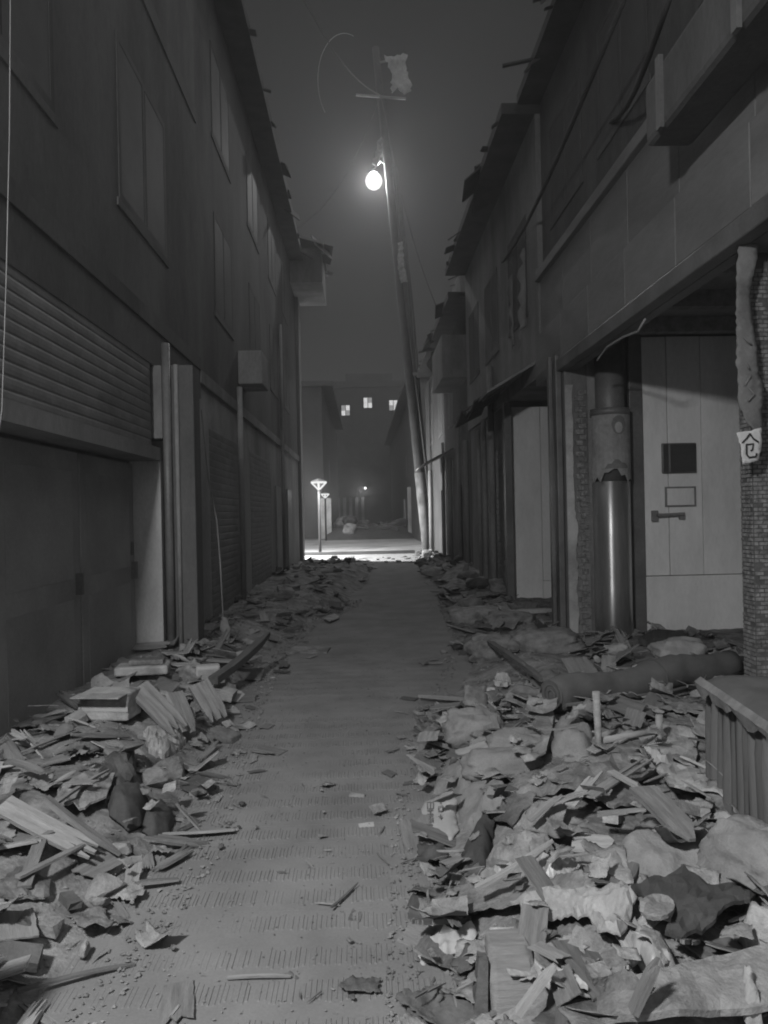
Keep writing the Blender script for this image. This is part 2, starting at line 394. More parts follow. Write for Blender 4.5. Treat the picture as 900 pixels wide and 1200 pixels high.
# ragged plaster edge left standing on the brick pilaster
mb = MB(); zs = [i * .055 for i in range(56)]
for i, z in enumerate(zs):
    e = 2.535 + .022 * fbm(z * 2.2, 5.5) + (.03 * rng.random() if 0.2 < z < 1.5 else .004 * rng.random())
    mb.v += [(2.447, 8.775, z), (e, 8.775, z), (2.447, 8.80, z), (e, 8.80, z)]
for i in range(len(zs) - 1):
    a = 4 * i; b = a + 4; mb.f += [(a, a + 1, b + 1, b), (a + 1, a + 3, b + 3, b + 1), (a + 2, a, b, b + 2)]
part(pl, 'plaster_edge', M_white2, mb)
bme = B(-.055, .055, -.012, .012, -.028, .028).mesh('brick', M_tile)
for i in range(44):
    o = bpy.data.objects.new('brick', bme); link(o, pl)
    o.location = Vector((2.635 + (.02 if i % 2 else -.02), 8.792, .05 + i * .067)) - Vector(pl.location) - Vector(t.location)
    o.scale = (rng.uniform(.6, .95), rng.uniform(.5, 1.0), 1); o.rotation_euler = (0, rng.uniform(-.04, .04), 0)
# window row of the upper storey
for a in (1.6, 3.9, 6.2, 8.1): window(t, -1, XF + .06, a, a + 1.3, 5.2, 6.4)
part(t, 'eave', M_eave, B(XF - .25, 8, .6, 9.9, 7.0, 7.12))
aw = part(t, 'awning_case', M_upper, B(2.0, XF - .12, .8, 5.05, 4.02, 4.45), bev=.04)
for k in range(5):
    part(aw, 'awning_rib', M_darkmetal, B(1.97, 2.0, .8 + k * .98, .86 + k * .98, 4.0, 4.47))
# tiled pillar
PX0, PX1, PY0, PY1 = 2.56, 2.90, 4.78, 4.93
pi_ = part(t, 'tiled_pillar', M_grout, B(PX0, PX1, PY0, PY1, 0, 3.2))
mb = MB()
z = .02; row = 0
while z < 3.1:
    for face in (0, 1):
        L_ = PX1 - PX0 if face == 0 else PY1 - PY0
        x = -.03 * (row % 2) + .006
        while x < L_ - .01:
            a = max(.004, x); b = min(L_ - .004, x + .052)
            if rng.random() > .07 and b - a > .01:
                pr = .005 + .003 * rng.random()
                if face == 0: mb.box(PX0 + a, PX0 + b, PY0 - pr, PY0 + .001, z, z + .021)
                else: mb.box(PX0 - pr, PX0 + .001, PY0 + a, PY0 + b, z, z + .021)
            x += .06
    z += .028; row += 1
part(pi_, 'mosaic_tile', M_tile, mb)['kind'] = 'stuff'
part(t, 'pillar_channel', M_darkmetal, B(2.68, 2.78, 4.69, 4.765, 0, 3.2))

# round steel clad column in front of the end wall
b_ = M_steel.node_tree.nodes['Principled BSDF']; tn = M_steel.node_tree.nodes.new('ShaderNodeTangent'); tn.direction_type = 'RADIAL'; tn.axis = 'Z'
M_steel.node_tree.links.new(tn.outputs[0], b_.inputs['Tangent']); b_.inputs['Anisotropic'].default_value = .9; b_.inputs['Anisotropic Rotation'].default_value = .25; b_.inputs['Roughness'].default_value = .4; b_.inputs['Metallic'].default_value = .8; b_.inputs['Base Color'].default_value = (.5, .5, .5, 1)
cx, cy, cr = 2.93, 8.62, .215
t = thing('steel_column', 'round stainless steel clad column with a torn poster wrapped round it', 'column', (cx, cy, 0))
part(t, 'cladding', M_steel, MB().lathe([(cr, 0), (cr, .6), (cr, 1.2), (cr, 1.85)], (cx, cy, 0), 40), True)
part(t, 'shaft', M_darkmetal, MB().lathe([(cr - .05, 1.85), (cr - .05, 3.62)], (cx, cy, 0), 32), True)
part(t, 'shaft_collar', M_darkmetal, MB().lathe([(cr + .012, 2.62), (cr + .012, 2.7)], (cx, cy, 0), 32), True)
def wrap(t, name, m, a0, a1, lows, highs, r, th=.004):
    mb = MB(); n = len(lows)
    for i in range(n):
        q = a0 + (a1 - a0) * i / (n - 1)
        for rr in (r, r + th):
            for z in (lows[i], highs[i]): mb.v.append((cx + rr * math.cos(q), cy + rr * math.sin(q), z))
    for i in range(n - 1):
        a = 4 * i; b = a + 4; mb.f += [(a + 2, b + 2, b + 3, a + 3), (a, a + 1, b + 1, b), (a + 1, a + 3, b + 3, b + 1), (a, b, b + 2, a + 2)]
    mb.f += [(0, 2, 3, 1), (4 * n - 4, 4 * n - 3, 4 * n - 1, 4 * n - 2)]
    return part(t, name, m, mb)
lows = [1.86, 1.84, 1.9, 1.84, 1.95, 1.95, 1.99, 1.99, 1.91, 1.92, 1.84, 1.88, 1.86, 1.85]
po = wrap(t, 'poster', mat('faded_poster', .26, .22, 5, .1, .8, fine=20), R(182), R(345), lows, [2.66] * 14, cr + .006)
hd = []
for i in range(9): q = (i - 4) / 4; hd.append(.11 * math.sqrt(max(0, 1 - q * q)) + .005)
wrap(po, 'poster_print', M_inkg, R(255), R(300), [2.5 - h for h in hd], [2.5 + h * .9 for h in hd], cr + .0105, .001)
wrap(po, 'poster_print', mat('poster_print_light', .33, .15, 6, 0, .8), R(264), R(288), [2.47 - h * .6 for h in hd], [2.47 + h * .5 for h in hd], cr + .012, .001)
lw = [1.99, 1.99, 2.05, 2.05, 2.1, 2.1, 2.06, 2.06, 2.02]
wrap(po, 'poster_print', M_inkg, R(222), R(305), [1.995] * 9, lw, cr + .0105, .001)

# building behind the column: recess with a white door leaf facing down the lane
t = thing('shop_building', 'dark shop with white door leaf behind the steel channel posts', 'building', (3.2, 13.0, 0))
part(t, 'upper_wall', M_plaster_d, B(XF, 8, 9.95, 16.8, 3.35, 6.9))
part(t, 'rear_wall', M_plaster_d, B(3.9, 8, 9.12, 12.3, 0, 3.35))
part(t, 'wall', M_plaster_d, B(2.5, 8, 12.32, 16.8, 0, 3.35))
d = part(t, 'door', M_white, B(2.47, 2.98, 12.24, 12.3, .02, 3.25), bev=.01)
part(d, 'door_stile', M_white, B(2.985, 3.3, 12.23, 12.3, .35, 3.25), bev=.008)
part(d, 'door_kick_plate', M_white, B(2.985, 3.3, 12.25, 12.3, .02, .345), bev=.008)
part(t, 'door_post', M_darkmetal, B(3.305, 3.5, 12.1, 12.3, 0, 3.3))
part(t, 'door_post', M_darkmetal, B(2.34, 2.46, 12.0, 12.15, 0, 3.3), bev=.01)
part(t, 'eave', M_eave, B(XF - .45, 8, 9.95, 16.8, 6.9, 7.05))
for a in (10.6, 12.9, 15.0): window(t, -1, XF, a, a + 1.3, 4.4, 5.8)
for (x, y, r, h_) in ((2.38, 14.3, .05, 3.3), (2.40, 13.6, .06, 4.2), (2.42, 15.2, .04, 3.2)):
    part(t, 'pipe', M_plaster, MB().tube([(x, y, 0), (x, y, h_)], r, 10), True)
slats(t, -1, 2.5, 12.9, 14.6, .05, 2.7, .1); 
part(t, 'canopy', M_fascia, MB().add([(1.75, 10.2, 3.2), (2.44, 10.2, 3.6), (2.44, 14, 3.6), (1.75, 14, 3.15), (1.75, 10.2, 3.16), (2.44, 10.2, 3.56), (2.44, 14, 3.56), (1.75, 14, 3.11)],
     [(0, 3, 2, 1), (4, 5, 6, 7), (0, 1, 5, 4), (1, 2, 6, 5), (2, 3, 7, 6), (3, 0, 4, 7)]))

t = thing('shop_building', 'dark row building with thin lit pipes next to the leaning pole', 'building', (3.0, 23, 0))
part(t, 'wall', mat('darkened_row_wall', .06, .3, 1.0, .3, .9, fine=20), B(2.55, 8, 16.85, 29, 0, 6.4))  # wall colour darkened to hold back the crossing lamp's light
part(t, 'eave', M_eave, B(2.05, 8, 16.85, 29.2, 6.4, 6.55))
part(t, 'parapet', M_plaster_d, B(2.5, 2.9, 18.0, 22.5, 6.55, 7.4))
part(t, 'balcony', M_plaster_d, B(1.95, 2.55, 17.4, 19.8, 4.7, 5.7))
for (y, r, h_) in ((17.3, .06, 3.2), (18.6, .045, 3.9), (20.6, .06, 3.0), (22.2, .045, 3.6), (26.5, .08, 3.0)):
    part(t, 'pipe', M_plaster_d, MB().tube([(2.45, y, 0), (2.45, y, h_)], r, 8), True)
for a in (18.9, 21.0, 23.4): part(t, 'door', MATS['darkened_row_wall'], B(2.5, 2.55, a, a + 1.1, 0, 2.2))
for a in (20.2, 23.0, 26.0): window(t, -1, 2.55, a, a + 1.3, 4.0, 5.4)
part(t, 'lean_to_roof', M_fascia, MB().add([(1.75, 20.4, 2.9), (2.55, 20.4, 3.3), (2.55, 24, 3.3), (1.75, 24, 2.9), (1.75, 20.4, 2.86), (2.55, 20.4, 3.26), (2.55, 24, 3.26), (1.75, 24, 2.86)],
     [(0, 3, 2, 1), (4, 5, 6, 7), (0, 1, 5, 4), (1, 2, 6, 5), (2, 3, 7, 6), (3, 0, 4, 7)]))

M_far = mat('darkened_far_wall', 0.05, .3, 1.0, .3, .9, fine=20)  # far walls' colour darkened to offset the ambient light
# beyond the crossing
t = thing('house', 'dark house with two pale gate piers beyond the lit crossing', 'building', (-5.2, 52, 0))
part(t, 'wall', M_far, B(-9, -2.4, 46, 74, 0, 9.4)); part(t, 'eave', M_far, B(-9, -1.7, 45.6, 70, 9.4, 9.7))
part(t, 'gate_pier', M_white2, B(-2.62, -2.3, 44.9, 45.4, 0, 2.45), bev=.03); part(t, 'gate_pier', M_white2, B(-2.24, -1.9, 44.9, 45.4, 0, 2.45), bev=.03)
part(t, 'door', M_door, B(-2.4, -2.33, 50, 52, 0, 2.6)); window(t, 1, -2.4, 54, 56, 3.8, 5.4)
t = thing('house', 'dark house with bare wall facing the leaning pole across the crossing', 'building', (5, 46, 0))
part(t, 'wall', M_far, B(2.9, 11, 38, 74, 0, 8.2)); part(t, 'eave', M_far, B(2.3, 11, 37.7, 74, 8.2, 8.45))
part(t, 'pier', M_plaster, B(2.7, 2.9, 44, 44.5, 0, 3)); window(t, -1, 2.9, 47, 48.6, 3.8, 5.2); part(t, 'door', M_door, B(2.83, 2.9, 50, 51.4, 0, 2.4))
t = thing('apartment_block', 'dark apartment block closing the lane with three small lit windows', 'building', (1.3, 80, 0))
part(t, 'wall', M_far, B(-3.4, 6.2, 76, 84, 0, 14.4)); part(t, 'roof', M_far, B(-3.7, 6.5, 75.7, 84.3, 14.4, 15.0))
part(t, 'stair_tower', M_far, B(-1.5, 3.4, 77, 82, 15.0, 16.0))
for k, (px, py) in enumerate(((405, 481), (431, 472), (461, 475))):
    p = on_y(px, py, 75.98); f = MB()
    f.box(p.x - .5, p.x + .5, 75.9, 76, p.z - .62, p.z - .52); f.box(p.x - .5, p.x + .5, 75.9, 76, p.z + .52, p.z + .62)
    f.box(p.x - .5, p.x - .42, 75.9, 76, p.z - .52, p.z + .52); f.box(p.x + .42, p.x + .5, 75.9, 76, p.z - .52, p.z + .52)
    f.box(p.x - .03, p.x + .03, 75.9, 76, p.z - .52, p.z + .52)
    wn = part(t, 'window', M_black, f)
    lit = emis('lit_room', .75); dk = emis('dim_room', .3)
    pat = [(1, 0, 0, 1), (1, 1, 1, 0), (0, 1, 1, 1)][k]
    for q in range(4):
        xa = p.x - .42 + (q % 2) * .45; za = p.z - .52 + (q // 2) * .53
        part(wn, 'pane', lit if pat[q] else dk, B(xa, xa + .39, 75.95, 75.97, za, za + .51))
for z in (3.2, 6.2): part(t, 'string_course', M_far, B(-3.4, 6.2, 75.85, 76, z, z + .2))
for k in range(5):
    part(t, 'ground_floor_pier', M_plaster_d, B(-2.6 + k * .62, -2.3 + k * .62, 75.6, 76, 0, 3.1))
t = thing('corner_house', 'dark house behind the crossing seen past the balcony box', 'building', (-14, 33, 0))
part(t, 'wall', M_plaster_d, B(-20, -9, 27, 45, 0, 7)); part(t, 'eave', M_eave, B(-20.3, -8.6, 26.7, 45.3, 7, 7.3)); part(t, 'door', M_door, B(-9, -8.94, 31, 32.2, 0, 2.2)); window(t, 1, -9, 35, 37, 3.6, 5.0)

def ragged(t, x, y0, y1, z, n, s, seed):
    r = random.Random(seed)
    for k in range(n):
        y = r.uniform(y0, y1); L_ = r.uniform(.15, .6) * r.choice((.6, 1, 1.3)); W_ = r.choice((r.uniform(.05, .12), r.uniform(.1, .3), r.uniform(.4, 1.1))); p = Vector((x, y, z))
        m_ = Matrix.Translation(p) @ Matrix.Rotation(r.uniform(-.5, .5), 4, 'X') @ Matrix.Rotation(s * r.uniform(.1, .75), 4, 'Y') @ Matrix.Rotation(r.uniform(-.3, .3), 4, 'Z')
        a_, b_ = (-.3, L_ * .55) if s > 0 else (-L_ * .55, .3)
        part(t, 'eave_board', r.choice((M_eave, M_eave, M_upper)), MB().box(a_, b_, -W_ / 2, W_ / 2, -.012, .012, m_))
for b_ in [o for o in C.objects if o.get('category') == 'building']:
    lb = b_['label']
    if lb.startswith('arcade'): ragged(b_, 2.25, 3, 9.8, 7.06, 9, -1, 3)
    elif lb.startswith('dark shop'): ragged(b_, 2.05, 10, 16.8, 6.98, 10, -1, 5); ragged(b_, 1.85, 10.3, 13.9, 3.18, 5, -1, 8)
    elif lb.startswith('dark row'): ragged(b_, 2.1, 17, 29, 6.48, 16, -1, 7); ragged(b_, 2.55, 18, 22.5, 7.4, 5, -1, 9)
    elif lb.startswith('long dark'): ragged(b_, -1.65, 10.5, 23, 9.1, 9, 1, 11); ragged(b_, -1.08, 21.6, 24.4, 9.4, 4, 1, 13)
# ------------------------------------------------------------------ lamps
# leaning concrete pole with the burning street lamp
PY = 27.0
base = on_y(502, 651, PY); base.z = 0
top = on_y(440, 56, PY)
def along(s): return base + (top - base) * s
lp = on_y(438, 212, PY + .45)
t = thing('utility_pole', 'tall leaning concrete pole with burning street lamp and cable bundle', 'pole', base)
part(t, 'crossing_lit_foot', mat('crossing_light_tone', .14, .4, 3, .3, .9, stain=.4), MB().tube([along(0), along(.08), along(.16)], [.206, .203, .2], 14), True)  # lighter colour stands in for crossing light on the pole's foot
part(t, 'shaft', M_concrete, MB().tube([along(i / 12) for i in range(13)], [.2 - .07 * i / 12 for i in range(13)], 14), True)
s0 = (lp.z + .3) / top.z; a = along(s0)
part(t, 'lamp_arm', M_darkmetal, MB().tube([a, a + Vector((-.25, -.1, .2)), lp + Vector((.1, 0, .55)), lp + Vector((0, 0, .42))], .035, 8), True)
g = part(t, 'lamp_globe', emis('lamp_globe', 1.0, .45), MB().lathe([(.01, -.32), (.12, -.30), (.22, -.235), (.29, -.13), (.32, 0), (.29, .13), (.22, .235), (.12, .30)], lp, 20), True)
part(t, 'lamp_cap', M_darkmetal, MB().lathe([(.13, .29), (.14, .32), (.1, .38), (.04, .44)], lp, 16), True)
ld = bpy.data.lights.new('street_lamp_light', 'POINT'); ld.energy = 2300; ld.shadow_soft_size = .12
lo = bpy.data.objects.new('street_lamp_light', ld); link(lo); lo.location = lp
for k in range(4):                                  # cables strapped to the shaft
    off = Vector((.17 + .05 * k, -.22 + .06 * k, 0)); pts = [along(s) + off + Vector((.05 * math.sin(9 * s + k), 0, 0)) for s in [i / 14 * .72 + .04 for i in range(15)]]
    part(t, 'cable', M_black, MB().tube(pts, .035, 6), True)
part(t, 'cross_arm', M_darkmetal, MB().tube([along(.90) + Vector((-.9, -.15, .05)), along(.90) + Vector((.9, -.15, -.1))], .05, 6))
part(t, 'top_bracket', M_darkmetal, MB().tube([along(.97), on_y(468, 68, PY - .42)], .04, 6))
c = on_y(395, 95, PY); pts = []
for i in range(22):
    q = R(70 + 150 * i / 21); pts.append(c + Vector((1.0 * math.cos(q) + .3, 0, 1.75 * math.sin(q))))
part(t, 'loose_wire', M_plaster, MB().tube(pts, .014, 5), True)

# V-shaped street lanterns near the crossing
def lantern(px, py, wpx, d, label, e, post_to):
    c = on_y(px, py, d); wd = wpx * d / FPX
    t = thing('street_lantern', label, 'lantern', (c.x, d, 0), group='V-shaped street lanterns')
    part(t, 'post', M_ink, MB().tube([(c.x, d, 0), (c.x, d, c.z - wd * .42)], .055, 10), True)
    part(t, 'glass_bowl', emis('lantern_glass', .22, .55), MB().lathe([(.03, -.4 * wd), (.25 * wd, -.16 * wd), (.49 * wd, .08 * wd)], c, 4), False)
    rim = []; e_ = emis('lantern_tube', e)
    for k in range(4):
        q = R(90 * k); rim.append(c + Vector((.5 * wd * math.cos(q), .5 * wd * math.sin(q), .1 * wd)))
    mb = MB()
    for k in range(4):
        mb.tube([rim[k], rim[(k + 1) % 4]], .075 * wd, 6); mb.tube([rim[k], c + Vector((0, 0, -.42 * wd))], .075 * wd, 6)
    part(t, 'light_tube', e_, mb, True)
    part(t, 'lantern_roof', M_darkmetal, MB().lathe([(.56 * wd, .16 * wd), (.3 * wd, .28 * wd), (.04, .36 * wd)], c, 4))
def lantern_light(px, py, d, e):
    l = bpy.data.lights.new('lantern_light', 'POINT'); l.energy = e; l.shadow_soft_size = .08
    o = bpy.data.objects.new('lantern_light', l); link(o); o.location = on_y(px, py, d)
lantern_light(373.5, 578, 28.6, 140); lantern_light(383, 588, 42.6, 80)
lantern(373.5, 567, 17, 29.0, 'larger glowing V-shaped lantern on thin dark post at the crossing', .95, 0)
lantern(381, 580, 9, 42.0, 'smaller glowing V-shaped lantern in front of the pale gate piers', .95, 0)
# lamp round the corner that lights the crossing
CZ = 3.7
t = thing('wall_lamp', 'wall lamp round the corner lighting the crossing', 'lamp', (-4.6, 24.0, CZ))
part(t, 'bracket', M_darkmetal, MB().tube([(-4.6, 24.0, CZ), (-4.6, 24.5, CZ + .4), (-4.6, 24.9, CZ + .3), (-4.6, 24.9, CZ + .2)], .03, 8))
part(t, 'shade', M_darkmetal, MB().lathe([(.26, -.06), (.22, .08), (.05, .2)], (-4.6, 24.9, CZ), 16, False), True)
part(t, 'bulb', emis('bulb', 2.0), MB().lathe([(.02, .04), (.06, .07), (.06, .11), (.03, .15)], (-4.6, 24.9, CZ), 12), True)
l = bpy.data.lights.new('wall_lamp_light', 'POINT'); l.energy = 12500; l.shadow_soft_size = .14
o = bpy.data.objects.new('wall_lamp_light', l); link(o); o.location = (-4.6, 24.9, CZ - .02)
pf_ = on_y(428, 572, 75.5)
t = thing('wall_lamp', 'tiny bare bulb burning on the apartment block wall', 'lamp', pf_)
part(t, 'bulb', emis('bulb', 2.0), MB().lathe([(.03, -.14), (.13, -.05), (.13, .05), (.05, .13)], pf_, 10), True)
part(t, 'bracket', M_ink, MB().tube([pf_ + Vector((0, 0, .14)), pf_ + Vector((0, .2, .3)), pf_ + Vector((0, .45, .3))], .03, 6))
l = bpy.data.lights.new('wall_lamp_light', 'POINT'); l.energy = 60; l.shadow_soft_size = .05
o = bpy.data.objects.new('wall_lamp_light', l); link(o); o.location = pf_ + Vector((-.3, -.5, -.3))
# wall lamp behind the photographer, on the tall building: it lights the rubbish in the foreground
LX, LY, LZ = -1.72, -.6, 4.1
t = thing('wall_lamp', 'bracket street lamp on the tall building above the near rubbish', 'lamp', (-1.97, LY, LZ))
part(t, 'bracket', M_darkmetal, MB().tube([(-1.97, LY, LZ + .1), (-1.85, LY, LZ + .35), (LX, LY, LZ + .3), (LX, LY, LZ + .2)], .022, 8))
part(t, 'shade', M_darkmetal, MB().lathe([(.36, -.02), (.3, .12), (.04, .28)], (LX, LY, LZ), 16, False), True)
part(t, 'bulb', emis('bulb', 2.0), MB().lathe([(.02, .05), (.05, .08), (.05, .12), (.03, .16)], (LX, LY, LZ), 12), True)
l = bpy.data.lights.new('wall_lamp_light', 'POINT'); l.energy = 1380; l.shadow_soft_size = .22
o = bpy.data.objects.new('wall_lamp_light', l); link(o); o.location = (LX, LY, LZ - .01)

# ------------------------------------------------------------------ the air
hz = B(-92, 92, -42, 152, -1, 21).build('haze', None)
hm = bpy.data.materials.new('haze'); hm.use_nodes = True; t_ = hm.node_tree; t_.nodes.clear()
o_ = t_.nodes.new('ShaderNodeOutputMaterial'); pv = t_.nodes.new('ShaderNodeVolumePrincipled')
pv.inputs['Color'].default_value = (.9, .9, .9, 1); pv.inputs['Density'].default_value = .0038; pv.inputs['Anisotropy'].default_value = 0.6
t_.links.new(pv.outputs[0], o_.inputs['Volume']); hz.data.materials.append(hm)
tag(hz, 'thin pale night haze hanging in the lane', 'haze', kind='stuff')

# ------------------------------------------------------------------ debris shapes
def densify(pts, step, jit, r):
    out = []; n = len(pts)
    for i in range(n):
        a = Vector(pts[i]); b = Vector(pts[(i + 1) % n]); L_ = (b - a).length; k = max(1, int(L_ / step))
        nn = Vector((-(b - a).y, (b - a).x)) / max(L_, 1e-6)
        for j in range(k):
            p = a + (b - a) * j / k
            if j: p = p + nn * r.uniform(-jit, jit)
            out.append(p)
    return out
def inside(p, poly):
    c = False; n = len(poly); j = n - 1
    for i in range(n):
        a, b = poly[i], poly[j]
        if (a.y > p.y) != (b.y > p.y) and p.x < (b.x - a.x) * (p.y - a.y) / (b.y - a.y) + a.x: c = not c
        j = i
    return c
def edge_dist(p, poly):
    m = 1e9; n = len(poly)
    for i in range(n):
        a = poly[i]; b = poly[(i + 1) % n]; d = b - a; q = max(0, min(1, (p - a).dot(d) / max(d.length_squared, 1e-12)))
        m = min(m, (p - a - d * q).length)
    return m
def cdt(poly, step, r):
    xs = [p.x for p in poly]; ys = [p.y for p in poly]; pts = list(poly)
    y = min(ys) + step * .5; row = 0
    while y < max(ys):
        x = min(xs) + step * (.5 if row % 2 else 1.0)
        while x < max(xs):
            p = Vector((x + r.uniform(-.2, .2) * step, y + r.uniform(-.2, .2) * step))
            if inside(p, poly) and edge_dist(p, poly) > step * .35: pts.append(p)
            x += step
        y += step * .87; row += 1
    n = len(poly)
    v, e, f, *_ = delaunay_2d_cdt([Vector((p.x, p.y)) for p in pts], [], [list(range(n))], 1, 1e-7)
    return v, f
def solid(mb, top, faces, down):
    """close a sheet: top points, faces, and a function giving the underside point"""
    n = len(top); k = len(mb.v)
    mb.v += [tuple(p) for p in top] + [tuple(down(i)) for i in range(n)]
    cnt = {}
    for f in faces:
        mb.f.append(tuple(k + i for i in f)); mb.f.append(tuple(k + n + i for i in reversed(f)))
        for a, b in zip(f, f[1:] + f[:1]): cnt[(a, b)] = 1
    for (a, b) in list(cnt):
        if (b, a) not in cnt: mb.f.append((k + b, k + a, k + n + a, k + n + b))
def up_faces(v, f):
    out = []
    for t_ in f:
        a, b, c_ = (Vector(v[t_[i]][:2]) for i in range(3))
        if (b - a).cross(c_ - a) < 0: t_ = list(reversed(t_))
        out.append(list(t_))
    return out

def sheet_mesh(name, m, poly, step=.05, th=.006, bulge=0.0, wr=.01, ws=9.0, fold=0.0, jit=.006, seed=0, smooth=True, curl=0.0, crease=0.0):
    r = random.Random(seed); poly = densify(poly, step * .8, jit, r)
    v, f = cdt(poly, step, r); f = up_faces(v, f)
    md = max(1e-4, max(edge_dist(Vector(p), poly) for p in v)); top = []
    for p in v:
        e = min(1, edge_dist(Vector(p), poly) / md)
        z = bulge * math.sqrt(max(0, 1 - (1 - e) ** 2)) + wr * fbm(p.x * ws, p.y * ws, seed * 3.1)
        if fold: z += fold * (1 - abs(noise.noise(Vector((p.x * ws * .6 + seed, p.y * ws * .25, 2.0)))) * 2.2)
        z += curl * p.x * p.x + crease * abs(p.x - .02)
        top.append(Vector((p.x, p.y, z)))
    mb = MB(); bz = 0 if bulge else None
    solid(mb, top, f, lambda i: (top[i].x, top[i].y, (top[i].z - th) if bz is None else min(top[i].z - th, -th)))
    return mb.mesh(name, m, smooth)
def rand_poly(r, w, h, n=9, torn=.22):
    pts = []
    for i in range(n):
        q = 2 * math.pi * (i + r.uniform(-.25, .25)) / n
        c, s_ = math.cos(q), math.sin(q); k = 1 / max(abs(c), abs(s_)) * (1 - torn * r.random())
        pts.append(Vector((c * k * w / 2, s_ * k * h / 2)))
    return pts
def rect_poly(r, w, h):
    k = lambda: r.uniform(-.08, .08)
    pts = [Vector((-w / 2, -h / 2)), Vector((w / 2 * (1 + k()), -h / 2 * (1 + k())))]
    n = r.randint(3, 6); cut = r.uniform(.5, 1)
    for i in range(1, n): pts.append(Vector((w / 2 * (1 + k() * 2.2) - (w * .18 * r.random()), -h / 2 + h * i / n)))
    pts += [Vector((w / 2 * cut, h / 2 * (1 + k()))), Vector((-w / 2 * (1 + k()), h / 2 * (1 + k())))]
    return pts
def plank_mesh(name, m, L_, W, T, seed, strips=4, jag=.25, both=False):
    r = random.Random(seed); mb = MB(); bow = r.uniform(-.03, .03) * L_
    ends = [(-L_ / 2 + (jag * L_ * r.random() * r.random() if both else 0.004 * r.random()), L_ / 2 - jag * L_ * r.random()) for _ in range(strips)]
    for k in range(strips):
        a, b = ends[k]; y0 = -W / 2 + W * k / strips; y1 = y0 + W / strips * .985; tz = T * r.uniform(.82, 1)
        q = [a, a * .5, 0, b * .5, b]; vs = []
        for i, x in enumerate(q):
            pin = 1.0 if i < 4 else r.uniform(.1, .7); pin0 = 1.0 if i > 0 or not both else r.uniform(.1, .7); pp = min(pin, pin0)
            ym = (y0 + y1) / 2; zb = bow * ((x / (L_ / 2)) ** 2)
            vs += [(x, ym + (y0 - ym) * pp, zb), (x, ym + (y1 - ym) * pp, zb), (x, ym + (y1 - ym) * pp, zb + tz * (.5 + .5 * pp)), (x, ym + (y0 - ym) * pp, zb + tz * (.5 + .5 * pp))]
        fs = [(3, 2, 1, 0), (16, 17, 18, 19)]
        for i in range(4):
            o = 4 * i
            for j in range(4): fs.append((o + j, o + (j + 1) % 4, o + 4 + (j + 1) % 4, o + 4 + j))
        mb.add(vs, fs)
    return mb.mesh(name, m)
def chunk_mesh(name, m, s, seed, flat=.6):
    r = random.Random(seed); bm = bmesh.new(); bmesh.ops.create_icosphere(bm, subdivisions=2, radius=1)
    pl = [(Vector((r.gauss(0, 1), r.gauss(0, 1), r.gauss(0, 1))).normalized(), r.uniform(.45, .8)) for _ in range(9)]
    for v in bm.verts:
        for nn, dd in pl:
            q = v.co.dot(nn)
            if q > dd: v.co -= nn * (q - dd)
        v.co *= 1 + .06 * r.uniform(-1, 1)
        v.co = Vector((v.co.x * s, v.co.y * s * .8, v.co.z * s * flat))
    me = bpy.data.meshes.new(name); bm.to_mesh(me); bm.free(); me.materials.append(m); return me
def brick_mesh(name, m, seed):
    r = random.Random(seed); mb = MB(); n = 5; L_, W, T = .2 * r.uniform(.5, 1), .105, .055; vs = []; fs = []
    for i in range(n):
        x = -L_ / 2 + L_ * i / (n - 1)
        for (yy, zz) in ((-W / 2, 0), (W / 2, 0), (W / 2, T), (-W / 2, T)):
            e = r.uniform(-.02, .02) if i == n - 1 else r.uniform(-.003, .003)
            vs.append((x + e, yy + r.uniform(-.003, .003), zz + r.uniform(-.003, .003)))
    fs = [(3, 2, 1, 0), (n * 4 - 4, n * 4 - 3, n * 4 - 2, n * 4 - 1)]
    for i in range(n - 1):
        for j in range(4): fs.append((4 * i + j, 4 * i + (j + 1) % 4, 4 * i + 4 + (j + 1) % 4, 4 * i + 4 + j))
    return mb.add(vs, fs).mesh(name, m)
def bag_mesh(name, m, L_, W, T, seed, wr=.12):
    mb = MB(); nu, nv = 44, 26; vs = []; fs = []
    for j in range(nv + 1):
        ph = -math.pi / 2 + math.pi * j / nv
        for i in range(nu):
            th = 2 * math.pi * i / nu; sg = lambda q, e: math.copysign(abs(q) ** e, q)
            x = sg(math.cos(ph), .6) * sg(math.cos(th), .55); y = sg(math.cos(ph), .6) * sg(math.sin(th), .55); z = sg(math.sin(ph), .8)
            rid = lambda f, o: 1 - 2.5 * abs(noise.noise(Vector((x * f + seed + o, y * f * .6, z * f + o))))
            k = 1 + wr * 1.3 * fbm(x * 1.3 + seed, y * 1.3, z * 1.3, 3) + wr * .45 * rid(2.4, 0) + wr * .3 * rid(5.5, 3) + wr * .15 * rid(11, 7)
            vs.append((x * L_ / 2 * k, y * W / 2 * k, T / 2 + z * T / 2 * (k - .15 * wr)))
    for j in range(nv):
        for i in range(nu): fs.append((j * nu + i, j * nu + (i + 1) % nu, (j + 1) * nu + (i + 1) % nu, (j + 1) * nu + i))
    return mb.add(vs, fs).mesh(name, m, True)

def place(name, me, x, y, rz, tilt, roll, sc, label, cat, group=None, lift=0.0):
    o = bpy.data.objects.new(name, me); link(o)
    g = H(x, y) if in_heap(x, y) else (.03 if -1.3 < x < 1.6 and 1.3 < y < 8.8 else .008)
    o.location = (x, y, max(g, .006) + lift); o.rotation_euler = (tilt, roll, rz); o.scale = (sc, sc, sc)
    return tag(o, label, cat, group)


